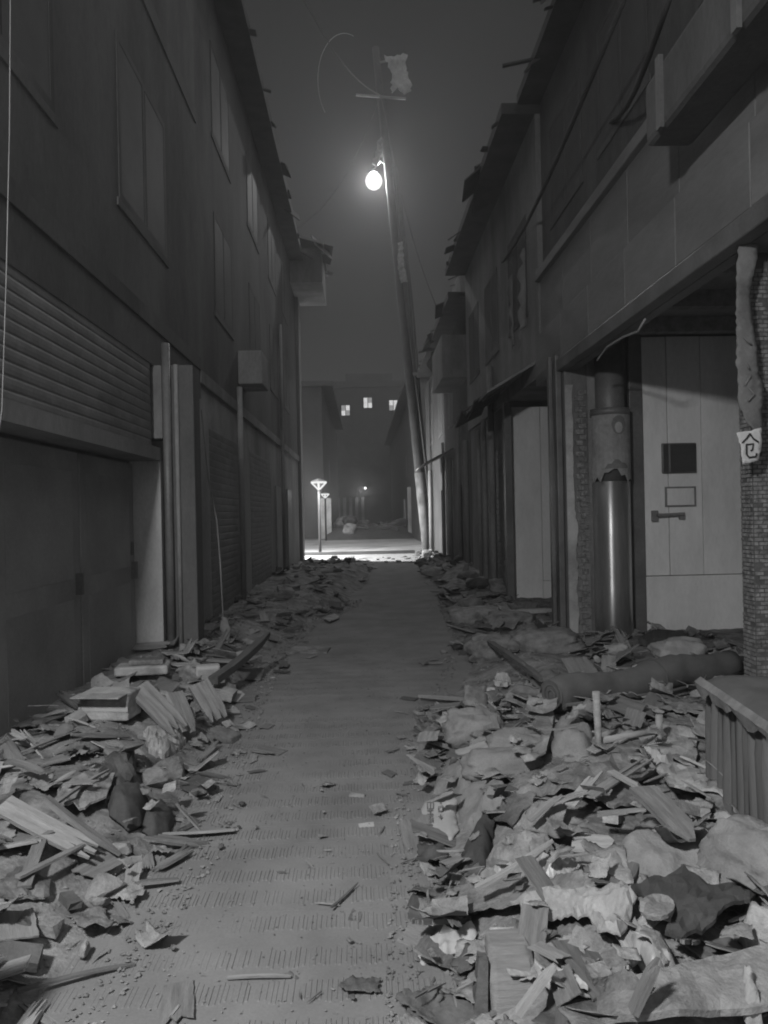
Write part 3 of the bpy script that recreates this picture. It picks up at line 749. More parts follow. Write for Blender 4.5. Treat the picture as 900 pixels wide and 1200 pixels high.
# ------------------------------------------------------------------ single pieces one can pick out in the heaps
HERO = []
def note(o, phrase, rad):
    me = o.data; n = len(me.vertices); c = Vector((0, 0, 0))
    for v in me.vertices: c += v.co
    c = o.matrix_world @ (c / max(n, 1)) if o.matrix_world != Matrix.Identity(4) else Vector(o.location) + c / max(n, 1)
    HERO.append((c.x, c.y, phrase, rad)); return o
def drape(name, m, outline, label, cat, phrase, lift=.05, bulge=0.0, wr=.015, ws=7.0, fold=0.0, step=9.0, th=.01, jit=1.2, seed=1, smooth=True, group=None):
    r = random.Random(seed); poly = densify([Vector(p) for p in outline], step * .75, jit, r)
    v, f = cdt(poly, step, r); md = max(1e-4, max(edge_dist(Vector(p), poly) for p in v)); top = []
    for p in v:
        g = hit(p.x, p.y); e = min(1, edge_dist(Vector(p), poly) / md)
        lf = lift * .75 if not smooth else .02 + max(0, lift * .6 - .02) * min(1, e * 2.2)
        z = lf + .7 * bulge * math.sqrt(max(0, 1 - (1 - e) ** 2)) + wr * (fbm(g.x * ws, g.y * ws, seed * 2.3) + .35 * fbm(g.x * ws * 4, g.y * ws * 4, seed))
        if fold:
            ca, sa = math.cos(seed), math.sin(seed); gx = g.x * ca + g.y * sa; gy = -g.x * sa + g.y * ca
            z += .5 * fold * ((1 - 2.6 * abs(noise.noise(Vector((gx * ws * .8, gy * ws * .35, seed * 1.3))))) + .45 * (1 - 2.6 * abs(noise.noise(Vector((gx * ws * 1.9 + 5, gy * ws * 1.3, seed)))))) * min(1, e * 4)
        top.append(Vector((g.x, g.y, g.z + z)))
    f = up_faces(top, f); c = sum(top, Vector((0, 0, 0))) / len(top); c.z = min(t_.z for t_ in top)
    rel = [t_ - c for t_ in top]; mb = MB()
    solid(mb, rel, f, lambda i: rel[i] - Vector((0, 0, th if not bulge or smooth else th + lift * .5)))
    o = mb.build(name, m, smooth=smooth); o.location = c
    tag(o, label, cat, group)
    rad = max(math.hypot(q.x, q.y) for q in rel); HERO.append((c.x, c.y, phrase, rad)); return o
def timber(name, m, a, b, W, T, label, cat, phrase, la=.05, lb=.05, strips=4, jag=.1, seed=1, roll=0.0, both=False, group=None):
    p = hit(*a, lift=la); q = hit(*b, lift=lb); d = q - p; L_ = d.length
    o = bpy.data.objects.new(name, plank_mesh(name, m, L_, W, T, seed, strips, jag, both)); link(o)
    ex = d.normalized(); ey = Vector((0, 0, 1)).cross(ex).normalized(); ez = ex.cross(ey)
    mt = Matrix((ex, ey, ez)).transposed().to_4x4(); mt.translation = (p + q) / 2
    mt = mt @ Matrix.Rotation(roll, 4, 'X')
    o.matrix_world = mt; o.location = mt.translation; o.rotation_euler = mt.to_euler()
    tag(o, label, cat, group); c = mt.translation; HERO.append((c.x, c.y, phrase, L_ * .35)); return o
def bag(name, m, px, py, L_, W, T, rz, label, cat, phrase, seed, tilt=0.0, lift=-.02, wr=.14):
    p = hit(px, py); o = bpy.data.objects.new(name, bag_mesh(name, m, L_, W, T, seed, wr)); link(o)
    o.location = p + Vector((0, 0, lift)); o.rotation_euler = (tilt, 0, rz); HERO.append((p.x, p.y, phrase, max(L_, W) * .5))
    return tag(o, label, cat)
P, G, D = TONES['pale'], TONES['grey'], TONES['dark']

# rolled carpet
a = hit(648, 838); b = hit(858, 800); a.z += .12; b.z += .13
t = thing('rolled_carpet', 'dark rolled up carpet lying in front of the steel column', 'carpet', (a + b) / 2 - Vector((0, 0, .12)))
prof = [a + (b - a) * i / 30 + Vector((0, 0, .02 * math.sin(i * .43) - .012 * math.sin(i * .2))) for i in range(31)]
part(t, 'roll', M_carpet, MB().tube(prof, [.112 + .012 * fbm(i * .35, 4.4) + .004 * math.sin(i * 2.1) for i in range(31)], 24), True)
for v_ in t.children[0].data.vertices: v_.co += Vector((0, .012 * fbm(v_.co.x * 6, v_.co.z * 9, v_.co.y * 6), .016 * fbm(v_.co.x * 5, v_.co.y * 5, 8.0 + v_.co.z * 7)))
d_ = (b - a).normalized(); nn = Vector((-d_.y, d_.x, 0))
pts = []
for i in range(40):
    q = i * .45; rr = .108 * (1 - i / 46); pts.append(a - d_ * .006 + nn * rr * math.cos(q) + Vector((0, 0, rr * math.sin(q))))
part(t, 'spiral_end', M_carpet, MB().tube(pts, .006, 5), True)
m_ = a + (b - a) * .52
part(t, 'tie_cord', M_black, MB().tube([m_ + nn * .128 * math.cos(q) + Vector((0, 0, .128 * math.sin(q))) for q in [R(18 * k) for k in range(21)]], .008, 5), True)
part(t, 'loose_flap', M_carpet, MB().tube([a + nn * -.125 + Vector((0, 0, -.03)), (a + b) / 2 + nn * -.14 + Vector((0, 0, -.06)), b + nn * -.125 + Vector((0, 0, -.03))], .012, 6), True)
HERO.append((m_.x, m_.y, 'rolled carpet', .5)); HERO.append((a.x, a.y, 'rolled carpet end', .2))

# striped upholstered box
c0 = Vector((1.50, 3.28, 0)); e1 = Vector((-.12, -.99, 0)).normalized(); e2 = Vector((.99, -.12, 0)).normalized()
t = thing('upholstered_box', 'big upholstered box with striped fabric side and dark top', 'box', c0)
Lb, Wb, z0, z1 = 1.35, .95, .1, .77
def cor(u, v_, z): return c0 + e1 * u + e2 * v_ + Vector((0, 0, z))
def slab(u0, u1, v0, v1, za, zb):
    return MB().add([cor(u0, v0, za), cor(u1, v0, za), cor(u0, v1, za), cor(u1, v1, za), cor(u0, v0, zb), cor(u1, v0, zb), cor(u0, v1, zb), cor(u1, v1, zb)],
                    [(0, 2, 3, 1), (4, 5, 7, 6), (0, 1, 5, 4), (2, 6, 7, 3), (0, 4, 6, 2), (1, 3, 7, 5)])
part(t, 'body', M_cloth_d, slab(.03, Lb, .03, Wb, z0, z1 - .02))
st1 = mat('stripe_fabric_light', .13, .2, 5, .3, .9, stretch=(1, 1, .2)); st2 = mat('stripe_fabric_dark', .085, .2, 5, .3, .9, stretch=(1, 1, .2))
u = 0; k = 0
while u < Lb - .02:
    wd = (.05, .085, .04, .1)[k % 4]; bulg = .016
    mb = MB(); n_ = 6
    for i in range(n_ + 1):
        q = i / n_; o_ = bulg * math.sin(math.pi * q)
        for z, s_ in ((z0, .5), (z0 + .2, 1), (z1 - .15, 1), (z1 - .015, .3)): mb.v.append(tuple(cor(u + wd * q, .03 - o_ * s_ - .008 * math.sin(u * 9 + z * 4), z)))
    for i in range(n_):
        for j in range(3): a_ = 4 * i + j; mb.f.append((a_, a_ + 4, a_ + 5, a_ + 1))
    part(t, 'fabric_stripe', st1 if k % 2 else st2, mb, True); u += wd; k += 1
mb = MB(); n1, n2 = 22, 16
for i in range(n1 + 1):
    for j in range(n2 + 1):
        uu = Lb * i / n1; vv = Wb * j / n2; edge = min(i, n1 - i, j, n2 - j)
        mb.v.append(tuple(cor(uu - .01, vv - .0, z1 + (.02 if edge else -.02) + .018 * fbm(uu * 4, vv * 4, 3) )))
for i in range(n1):
    for j in range(n2): a_ = i * (n2 + 1) + j; mb.f.append((a_, a_ + n2 + 1, a_ + n2 + 2, a_ + 1))
part(t, 'top_cover', mat('box_top_felt', .085, .2, 5, .4, .95, fine=140), mb, True)
rr = random.Random(5); mb = MB(); n_ = 26
for i in range(n_ + 1):
    uu = Lb * i / n_; dz = .03 + .045 * rr.random() * (.4 + .6 * abs(math.sin(i * .7))); o_ = .022 + .006 * rr.random()
    mb.v += [tuple(cor(uu, -.0, z1 + .012)), tuple(cor(uu, .03 - o_ - .03, z1 - .01)), tuple(cor(uu, .03 - o_ - .022, z1 - dz))]
for i in range(n_): a_ = 3 * i; mb.f += [(a_, a_ + 3, a_ + 4, a_ + 1), (a_ + 1, a_ + 4, a_ + 5, a_ + 2)]
part(t, 'frayed_trim', mat('frayed_trim', .15, .3, 8, .4, .9), mb)
HERO.append((1.75, 2.6, 'striped box', .75))

# sheets, sacks and rags in the rubbish along the arcade
sk = drape('printed_sack', mat('white_woven_sack', .36, .12, 6, .15, .85, fine=120), [(494, 945), (530, 928), (537, 942), (534, 958), (538, 978), (528, 990), (497, 999), (491, 975)], 'torn white woven sack with stamped print beside the path', 'sack', 'printed white sack', .07, .0, .012, 9, .014, 5, .01, 1.0, 3)
def stamp(o, px0, py0, strokes, w_=.006, m=M_inkg, name='print'):
    for s_ in strokes:
        pts = [hit(px0 + x, py0 + y) for (x, y) in s_]; mb = MB()
        loc = Vector(o.location)
        pts = [p - loc + Vector((0, 0, .045 + .012 * fbm(p.x * 9, p.y * 9, 6.9) + .012)) for p in pts]
        mb.tube(pts, w_, 4); part_o = mb.build(name, m, o)
def glyph(x, y, s_, kind):
    q = [[(0, 0), (1, 0)], [(0, .5), (1, .5)], [(0, 1), (1, 1)], [(.5, 0), (.5, 1)], [(0, 0), (0, 1)], [(1, 0), (1, 1)], [(.15, .75), (.85, .75)], [(.25, 0), (.25, 1)]]
    return [[(x + a_ * s_, y + b_ * s_) for (a_, b_) in q[k_]] for k_ in kind]
stk_ = []
for i, kd in enumerate(((0, 2, 3, 4, 5), (0, 1, 2, 3, 6), (4, 5, 1, 6, 3), (0, 1, 2, 4, 7))):
    stk_ += glyph(501 - i * .3, 953 + i * 9.5, 7.0, kd)
for i, kd in enumerate(((0, 1, 3), (0, 2, 4, 5), (1, 3, 6))): stk_ += glyph(514, 950 + i * 9, 5.0, kd)
stamp(sk, 0, 0, stk_, .0028)
drape('plastic_bag', M_cloth, [(505, 935), (516, 903), (532, 896), (545, 905), (575, 915), (600, 935), (598, 955), (575, 972), (540, 975), (536, 945), (528, 928)], 'grey plastic bag with a knotted loop behind the printed sack', 'bag', 'knotted grey bag', .08, .04, .03, 6, .045, 5, .03, .6, 5)
bag('bolster_bag', M_cloth, 588, 912, .40, .2, .17, R(4), 'long grey bolster-shaped bag lying beside the knotted grey bag', 'bag', 'bolster bag', 2.2, 0, -.02, .10)
bag('stuffed_sack', M_cloth, 553, 866, .34, .26, .2, R(14), 'plump grey sack slumped at the path edge before the carpet', 'sack', 'slumped grey sack', 4.1, .2, -.03, .16)
bag('stuffed_sack', M_cloth, 612, 884, .36, .24, .16, R(-6), 'low pale sack pressed between slumped sack and chair leg', 'sack', 'low pale sack', 6.3, .1, -.03, .12)
drape('folded_cloth', M_cloth, [(640, 868), (660, 845), (692, 850), (700, 880), (690, 893), (650, 893)], 'grey folded cloth heaped against the upright chair leg', 'cloth', 'folded cloth', .07, .04, .03, 7, .06, 5, .03, .6, 7)
drape('cardboard_flap', P, [(600, 890), (628, 858), (650, 850), (645, 880), (640, 900), (615, 912)], 'pale bent cardboard flap between bolster bag and folded cloth', 'cardboard', 'bent cardboard flap', .1, 0, .03, 5, 0, 8, .008, .8, 9, False)
# chair frame sticking out
p0 = hit(703, 893); t = thing('broken_chair', 'broken wooden chair frame with upright leg in the rubbish', 'chair', p0)
w1 = WOODT['pale']
part(t, 'leg', w1, MB().tube([p0 + Vector((0, 0, -.05)), p0 + Vector((-.012, 0, .36))], [.016, .02], 8), True)
part(t, 'rung', w1, MB().tube([p0 + Vector((.0, .02, .1)), p0 + Vector((.34, .1, .12))], .018, 8), True)
part(t, 'leg', w1, MB().tube([p0 + Vector((.34, .1, -.08)), p0 + Vector((.36, .12, .2))], [.016, .02], 8), True)
HERO.append((p0.x, p0.y, 'broken chair', .2))
fan = [(605, 950), (640, 925), (690, 905), (705, 893), (735, 880), (760, 885), (745, 902), (770, 920), (745, 935), (760, 960), (720, 965), (690, 950), (650, 948)]
drape('split_plywood', P, fan, 'large pale splintered plywood sheet below the broken chair', 'plywood', 'splintered plywood', .11, 0, .03, 5, .012, 9, .014, 2.6, 11, False)
for i, (x0, y0, x1, y1, w_) in enumerate(((690, 935, 762, 888, .05), (668, 945, 705, 900, .045), (715, 905, 770, 935, .04), (640, 945, 695, 925, .05), (700, 955, 765, 950, .04), (620, 962, 660, 930, .04))):
    timber('plywood_splinter', WOODT['pale'], (x0, y0), (x1, y1), w_, .008, 'pale pointed plywood splinter broken off the large sheet', 'splinter', 'plywood splinters', .13, .15, 3, .5, 40 + i, group='splinters of the plywood sheet')
timber('batten', WOODT['grey'], (752, 925), (812, 985), .105, .02, 'smooth grey batten lying across the splintered plywood', 'plank', 'smooth grey batten', .2, .15, 1, .02, 51)
drape('split_board', P, [(780, 915), (800, 925), (850, 935), (856, 942), (820, 945), (850, 955), (848, 963), (815, 955), (785, 950), (770, 930)], 'pale board with splintered fingers beside the striped box', 'board', 'fingered board', .15, 0, .02, 6, 0, 7, .012, 1.2, 13, False)
drape('paper_sheet', M_paper, [(755, 900), (785, 908), (795, 925), (770, 925)], 'bright white paper sheet tucked behind the smooth batten', 'paper', 'white paper sheet', .15, 0, .03, 12, .02, 6, .004, 1, 14, False)
drape('paper_sheet', M_paper, [(748, 960), (775, 955), (780, 966), (762, 970)], 'small white paper under the near end of the batten', 'paper', 'small white paper', .15, 0, .03, 12, .02, 5, .004, 1, 15, False)
drape('torn_sheet', P, [(672, 888), (705, 868), (760, 862), (800, 850), (818, 870), (815, 905), (770, 890), (720, 888)], 'pale torn board sheet spread under the chair rung', 'board', 'spread torn sheet', .05, 0, .03, 5, .01, 9, .01, 1.8, 16, False)
drape('quilt', M_cloth, [(722, 1000), (745, 978), (790, 972), (850, 975), (872, 990), (876, 1025), (868, 1055), (830, 1062), (780, 1056), (740, 1052), (722, 1030)], 'big grey quilted cushion bulging out beside the striped box', 'cushion', 'big grey cushion', .08, .03, .03, 4, .045, 6, .02, .8, 17)
drape('felt_sheet', M_cloth_d, [(740, 1082), (762, 1066), (790, 1055), (808, 1048), (830, 1062), (868, 1068), (890, 1082), (880, 1095), (850, 1105), (840, 1122), (800, 1140), (780, 1128), (790, 1100), (765, 1090)], 'black torn felt sheet lying below the big grey cushion', 'felt', 'black felt sheet', .14, 0, .03, 6, .01, 8, .012, 2.4, 19, False)
drape('round_lid', G, [(771 + 21 * math.cos(k_ * .449), 1106 + 15 * math.sin(k_ * .449)) for k_ in range(14)], 'round grey lid poking out under the black felt', 'lid', 'round grey lid', .15, 0, .004, 5, 0, 8, .012, .3, 21, False)
drape('crumpled_sheet', M_cloth_p, [(598, 1082), (640, 1070), (690, 1060), (735, 1058), (748, 1080), (742, 1095), (728, 1120), (700, 1118), (690, 1100), (650, 1098), (615, 1094)], 'pale crumpled plastic sheet with deep folds near the black felt', 'sheet', 'crumpled pale sheet', .1, .0, .03, 6, .045, 5, .008, 2.0, 23, False)
drape('pleated_cloth', mat('white_pleated_cloth', .36, .1, 6, .2, .85, stretch=(8, 1, 1)), [(486, 1132), (500, 1108), (530, 1098), (553, 1088), (560, 1100), (548, 1118), (520, 1128), (495, 1142)], 'white pleated cloth flung over the path edge', 'cloth', 'white pleated cloth', .06, 0, .015, 16, .028, 4, .006, 1, 25)
tb = hit(602, 1165); t = thing('timber_block', 'grey upright split timber block with dark sides near the white pleated cloth', 'timber', tb)
mb = MB(); rr = random.Random(3)
tops = []
pf = [(-.075, -.05), (-.06, -.065), (.055, -.06), (.075, -.045), (.07, .05), (-.07, .05)]
for z, sc_, sh in ((-.08, 1.0, -.02), (.03, 1.0, .03), (.09, .95, .08), (.115, .85, .10)):
    for (x_, y_) in pf: mb.v.append((tb.x + x_ * sc_, tb.y + y_ * sc_ + sh, tb.z + z + .008 * rr.random()))
n_ = len(pf)
for i in range(3):
    for j in range(n_): mb.f.append((i * n_ + j, i * n_ + (j + 1) % n_, (i + 1) * n_ + (j + 1) % n_, (i + 1) * n_ + j))
mb.f.append(tuple(range(3 * n_, 4 * n_)))
part(t, 'block', WOODT['grey'], mb, bev=.008)
part(t, 'side_strip', WOODT['dark'], MB().add([(tb.x - .13, tb.y - .04, tb.z - .06), (tb.x - .09, tb.y - .06, tb.z - .06), (tb.x - .075, tb.y, tb.z + .10), (tb.x - .1, tb.y + .02, tb.z + .10), (tb.x - .13, tb.y + .02, tb.z - .06), (tb.x - .09, tb.y, tb.z - .06), (tb.x - .075, tb.y + .04, tb.z + .10), (tb.x - .1, tb.y + .06, tb.z + .10)], [(0, 1, 2, 3), (7, 6, 5, 4), (0, 4, 5, 1), (1, 5, 6, 2), (2, 6, 7, 3), (3, 7, 4, 0)]))  # dark strip set along one side of the block
HERO.append((tb.x, tb.y, 'upright timber block', .14))
drape('white_shard', M_paper, [(627, 1160), (636, 1154), (655, 1168), (672, 1176), (690, 1200), (672, 1192), (650, 1193), (634, 1185)], 'white pointed plaster-board shard beside the upright timber block', 'shard', 'white pointed shard', .12, 0, .012, 6, 0, 6, .012, .6, 27, False)
drape('plastic_film', M_plastic, [(733, 1115), (752, 1112), (775, 1130), (802, 1155), (780, 1158), (765, 1168), (750, 1145)], 'cloudy pointed plastic film below the round lid', 'plastic', 'cloudy plastic film', .14, 0, .02, 8, .035, 5, .006, .8, 29)
drape('wide_board', P, [(700, 1200), (735, 1178), (800, 1160), (860, 1148), (900, 1136), (930, 1150), (930, 1215), (700, 1225)], 'wide pale board slanting towards the striped box', 'board', 'wide pale board', .1, 0, .012, 3, 0, 16, .018, .8, 31, False)
drape('floor_plank', G, [(470, 1090), (480, 1085), (492, 1110), (505, 1205), (476, 1205), (470, 1160)], 'long grey plank flat on the paving next to the white pleated cloth', 'plank', 'flat grey plank', .03, 0, .004, 3, 0, 12, .015, .6, 33, False)
drape('black_cloth', M_cloth_d, [(528, 1035), (545, 1000), (555, 978), (572, 958), (580, 975), (574, 1010), (560, 1030), (540, 1038)], 'black cloth hanging over rubbish below the knotted bag', 'cloth', 'black cloth', .09, .03, .03, 7, .03, 7, .015, 1.6, 35)
drape('cardboard_sheet', G, [(518, 1085), (535, 1060), (590, 1046), (650, 1040), (705, 1048), (690, 1060), (640, 1072), (590, 1082), (545, 1090)], 'long grey cardboard sheet above the crumpled pale sheet', 'cardboard', 'long grey cardboard', .08, 0, .025, 4, 0, 10, .008, 1.5, 37, False)
drape('crumpled_sheet', P, [(570, 1030), (585, 1005), (610, 995), (640, 1000), (650, 1015), (620, 1028), (600, 1040)], 'pale ragged foam mat with holes below the plywood', 'foam', 'ragged foam mat', .1, .03, .03, 9, .04, 6, .02, 1.8, 39, False)
drape('cardboard_sheet', G, [(600, 985), (640, 955), (668, 960), (660, 985), (690, 1000), (650, 1000)], 'grey bent cardboard between plywood and foam mat', 'cardboard', 'grey bent cardboard', .1, 0, .04, 5, 0, 8, .008, 1.5, 41, False)
drape('grey_flap', G, [(575, 975), (600, 950), (632, 935), (625, 965), (600, 990)], 'grey stiff felt flap next to the knotted bag', 'felt', 'stiff grey flap', .12, 0, .03, 5, 0, 8, .01, 1.5, 43, False)
bag('stuffed_sack', M_cloth, 892, 1055, .3, .3, .28, R(20), 'grey sack squeezed against the striped box by the cushion', 'sack', 'squeezed grey sack', 8.8, 0, -.04, .14)
drape('plastic_wrap', M_plastic, [(560, 1040), (700, 1020), (715, 1030), (640, 1050)], 'crinkled clear plastic wrap above the long cardboard', 'plastic', 'clear plastic wrap', .08, .02, .03, 14, .04, 6, .004, 1.5, 45, False)
timber('stick', WOODT['pale'], (610, 1190), (655, 1130), .03, .02, 'short pale stick leaning beside the white pointed shard', 'stick', 'leaning pale stick', .1, .2, 1, .05, 61)
timber('stick', WOODT['pale'], (560, 1045), (655, 985), .03, .014, 'thin pale lath across the ragged foam mat', 'lath', 'thin pale lath', .14, .17, 1, .05, 62)
timber('broken_lath', WOODT['grey'], (745, 1188), (775, 1125), .035, .02, 'grey lath under the cloudy plastic film', 'lath', 'grey lath', .1, .2, 2, .1, 63)
drape('frayed_cloth', P, [(866, 1112), (880, 1098), (900, 1105), (925, 1120), (900, 1128), (880, 1124)], 'frayed pale cloth edge beside the wide pale board', 'cloth', 'frayed pale cloth', .17, 0, .03, 9, .03, 6, .008, 1.5, 47)
drape('frayed_cloth', M_cloth_p, [(868, 1170), (885, 1180), (895, 1215), (875, 1215)], 'torn white fibre tuft lying on the wide pale board', 'cloth', 'white fibre tuft', .16, 0, .02, 20, .03, 5, .006, 2, 48)
# farther rubbish by the doors of the arcade
bag('white_bag', M_cloth_p, 797, 776, .42, .3, .22, 0, 'round pale bag resting at the foot of the white panelled wall', 'bag', 'round pale bag', 3.3, 0, -.02, .16)
drape('tar_paper', M_cloth_d, [(748, 757), (765, 746), (800, 746), (808, 756), (780, 764)], 'dark tar paper folded at the foot of the white panelled wall', 'paper', 'dark tar paper', .1, .04, .02, 6, 0, 6, .02, 1, 49, False)
timber('skirting_board', M_white2, (580, 721), (656, 716), .12, .05, 'pale skirting board lying before the narrow white door leaf', 'board', 'pale skirting board', .1, .1, 1, .01, 64)
for i, (x, y, l_, rz, ph) in enumerate(((562, 728, .75, 5, 'far pair of grey sacks'), (598, 735, .6, -10, 'far pair of grey sacks'), (640, 762, .7, 8, 'sack before the steel channel'), (578, 768, .5, 20, 'sack at the bend'))):
    bag('stuffed_sack', G, x, y, l_, .4, .24, R(rz), ('grey sack lying lengthwise below the skirting board', 'flat grey sack tucked against the skirting board', 'grey sack at the foot of the steel channel', 'dusty grey sack between skirting board and slumped sack')[i], 'sack', ph, 10.1 + i, .1, -.05, .15)
for i, (x, y) in enumerate(((588, 800), (606, 812), (572, 818), (560, 838))):
    drape('crumpled_paper', M_paper if i % 2 == 0 else P, [(x - 10, y + 3), (x - 4, y - 7), (x + 8, y - 5), (x + 11, y + 4), (x + 2, y + 8)], 'crumpled white paper in the litter between sack and carpet', 'paper', 'crumpled white litter', .05, .01, .02, 14, .022, 3, .004, 1.5, 70 + i, False, 'crumpled white papers by the carpet')
timber('timber_beam', WOODT['dark'], (560, 745), (640, 800), .06, .04, 'thin dark timber slanting down towards the carpet end', 'timber', 'thin dark timber', .12, .16, 1, .05, 65)

# the heap below the recessed doors
timber('broken_beam', WOODT['grey'], (160, 806), (212, 858), .16, .03, 'wide grey board leaning down the heap at the pilaster', 'board', 'wide leaning board', .22, .12, 3, .08, 71, R(18))
timber('broken_beam', WOODT['pale'], (203, 812), (222, 862), .14, .03, 'pale board standing out of the heap at the pilaster', 'board', 'pale standing board', .25, .08, 2, .1, 72, R(-12))
timber('broken_beam', WOODT['grey'], (232, 802), (258, 846), .16, .035, 'grey beam end leaning out of the heap past the pale board', 'beam', 'grey beam end', .26, .08, 3, .08, 73, R(14))
timber('timber_beam', WOODT['dark'], (250, 806), (316, 748), .08, .07, 'dark square beam leaning along the slatted shutter wall', 'beam', 'dark leaning beam', .1, .35, 1, .03, 74)
p0 = hit(244, 803); t = thing('white_block', 'bright white foam block on the heap beside the pilaster', 'block', p0 + Vector((0, 0, .03)), R(12))
o = B(-.1, .1, -.06, .06, 0, .14).build('block', M_paper, t); bevel(o, .02); o = B(-.08, .09, -.062, -.058, .03, .11).build('label_side', M_cloth_p, t)
HERO.append((p0.x, p0.y, 'white foam block', .12))
drape('white_shard', M_paper, [(258, 795), (264, 792), (264, 806), (260, 815), (254, 803)], 'thin white shard beside the foam block', 'shard', 'thin white shard', .06, 0, .01, 8, 0, 4, .008, .5, 75, False)
p0 = hit(130, 840); t = thing('carton', 'pale dented carton on the heap under the recessed doors', 'carton', p0 + Vector((0, 0, .0)), R(-8))
o = B(-.16, .16, -.1, .1, 0, .17).build('carton_body', P, t); bevel(o, .012); B(-.162, .162, -.104, -.1, .06, .09).build('tape', M_paper, t); o = B(-.15, .16, -.22, -.1, .168, .174).build('flap', P, t)
HERO.append((p0.x, p0.y, 'pale dented carton', .18))
p0 = hit(168, 798); t = thing('concrete_slab', 'pale broken slab leaning at the door step', 'slab', p0 + Vector((0, 0, .06)), R(6))
o = B(-.2, .2, -.1, .1, 0, .07).build('slab', P, t); bevel(o, .015); o = B(-.1, .16, -.06, .08, .07, .11).build('mortar', G, t); bevel(o, .01)
HERO.append((p0.x, p0.y, 'pale broken slab', .2))
drape('plastic_film', M_plastic, [(168, 868), (180, 862), (205, 858), (218, 872), (206, 884), (190, 892), (176, 884)], 'bright crumpled plastic bag with knotted corners on the heap', 'bag', 'bright crumpled bag', .06, .03, .03, 8, .045, 3.5, .01, 1, 76, False)
for i, (x, y, s_) in enumerate(((196, 908, .13), (178, 920, .1), (212, 838, .08), (120, 1050, .1))):
    p0 = hit(x, y); o = bpy.data.objects.new('rubble_lump', chunk_mesh('rubble_lump', G, s_, 90 + i, .7)); link(o); o.location = p0 + Vector((0, 0, s_ * .3))
    tag(o, ('large grey rubble lump below the bright crumpled bag', 'grey rubble lump beside the dark crushed carton', 'grey rubble lump under the pale standing board', 'smooth rubble lump on the paving by the pale rag')[i], 'rubble'); HERO.append((p0.x, p0.y, ('large rubble lump', 'grey rubble lump', 'lump under the boards', 'smooth rubble lump')[i], s_))
drape('crushed_carton', D, [(128, 962), (126, 940), (142, 928), (166, 932), (176, 946), (166, 972), (150, 978)], 'dark crushed carton side lying on the heap edge', 'carton', 'dark crushed carton', .13, .02, .02, 4, .03, 4, .015, .6, 98)
drape('crushed_carton', D, [(166, 978), (172, 954), (188, 948), (206, 962), (198, 980), (182, 988)], 'dark broken-off carton end lying on the paving edge', 'carton', 'dark carton end', .1, .02, .02, 4, .03, 4, .015, .5, 99)
timber('long_board', WOODT['pale'], (2, 946), (112, 1003), .1, .02, 'long pale board lying across the heap below the doors', 'board', 'long pale board', .14, .1, 3, .06, 77, R(15))
timber('batten', WOODT['grey'], (50, 940), (140, 1006), .035, .025, 'narrow grey batten crossing the long pale board', 'batten', 'narrow grey batten', .2, .05, 1, .02, 78)
timber('stick', WOODT['grey'], (14, 893), (50, 906), .04, .02, 'short stick jutting out at the heap top before the doors', 'stick', 'jutting stick', .1, .12, 1, .05, 79)
timber('lath', WOODT['pale'], (60, 945), (130, 900), .02, .012, 'thin lath propped on the heap behind the narrow batten', 'lath', 'propped thin lath', .16, .12, 1, .05, 80)
timber('lath', WOODT['grey'], (20, 1030), (100, 990), .03, .012, 'grey lath in the splinters below the long pale board', 'lath', 'grey lath in splinters', .08, .1, 1, .05, 81)
timber('broken_plank', WOODT['grey'], (28, 1040), (55, 965), .05, .015, 'grey plank end under the long pale board', 'plank', 'grey plank end', .06, .1, 3, .2, 82)
drape('rag', M_cloth_p, [(110, 1022), (122, 1012), (150, 1010), (170, 1006), (168, 1013), (148, 1020), (135, 1030), (118, 1030)], 'pale twisted rag at the end of the narrow batten', 'rag', 'pale twisted rag', .03, .012, .012, 9, .018, 4, .01, 1, 83)
drape('grey_sheet', G, [(60, 965), (75, 935), (105, 925), (135, 930), (125, 955), (100, 965)], 'grey fibreboard sheet tilted behind the dark crushed carton', 'board', 'tilted fibreboard', .12, 0, .03, 5, 0, 8, .01, 1.5, 84, False)
drape('dark_sheet', D, [(115, 925), (125, 898), (158, 895), (160, 922), (140, 935)], 'dark crushed tin sheet above the crushed carton', 'tin', 'dark crushed tin', .1, .03, .04, 6, .03, 6, .01, 1.5, 85, False)
drape('cardboard_sheet', G, [(0, 1045), (20, 1030), (60, 1040), (58, 1062), (20, 1068), (0, 1066)], 'flat grey cardboard trodden into the dust below the doors', 'cardboard', 'trodden cardboard', .06, 0, .015, 5, 0, 8, .008, 1.5, 86, False)
p0 = hit(363, 766); o = B(-.21, .21, -.13, .13, 0, .03).build('square_board', G); o.location = p0 + Vector((0, 0, .02)); o.rotation_euler = (.06, .03, R(-6)); tag(o, 'square grey board lying on the path edge past the pilaster', 'board'); HERO.append((p0.x, p0.y, 'square grey board', .25))
drape('pale_scrap', P, [(378, 728), (392, 722), (398, 727), (386, 732)], 'pale triangular scrap on the dark mound', 'scrap', 'pale triangular scrap', .06, 0, .01, 5, 0, 4, .01, .3, 87, False)
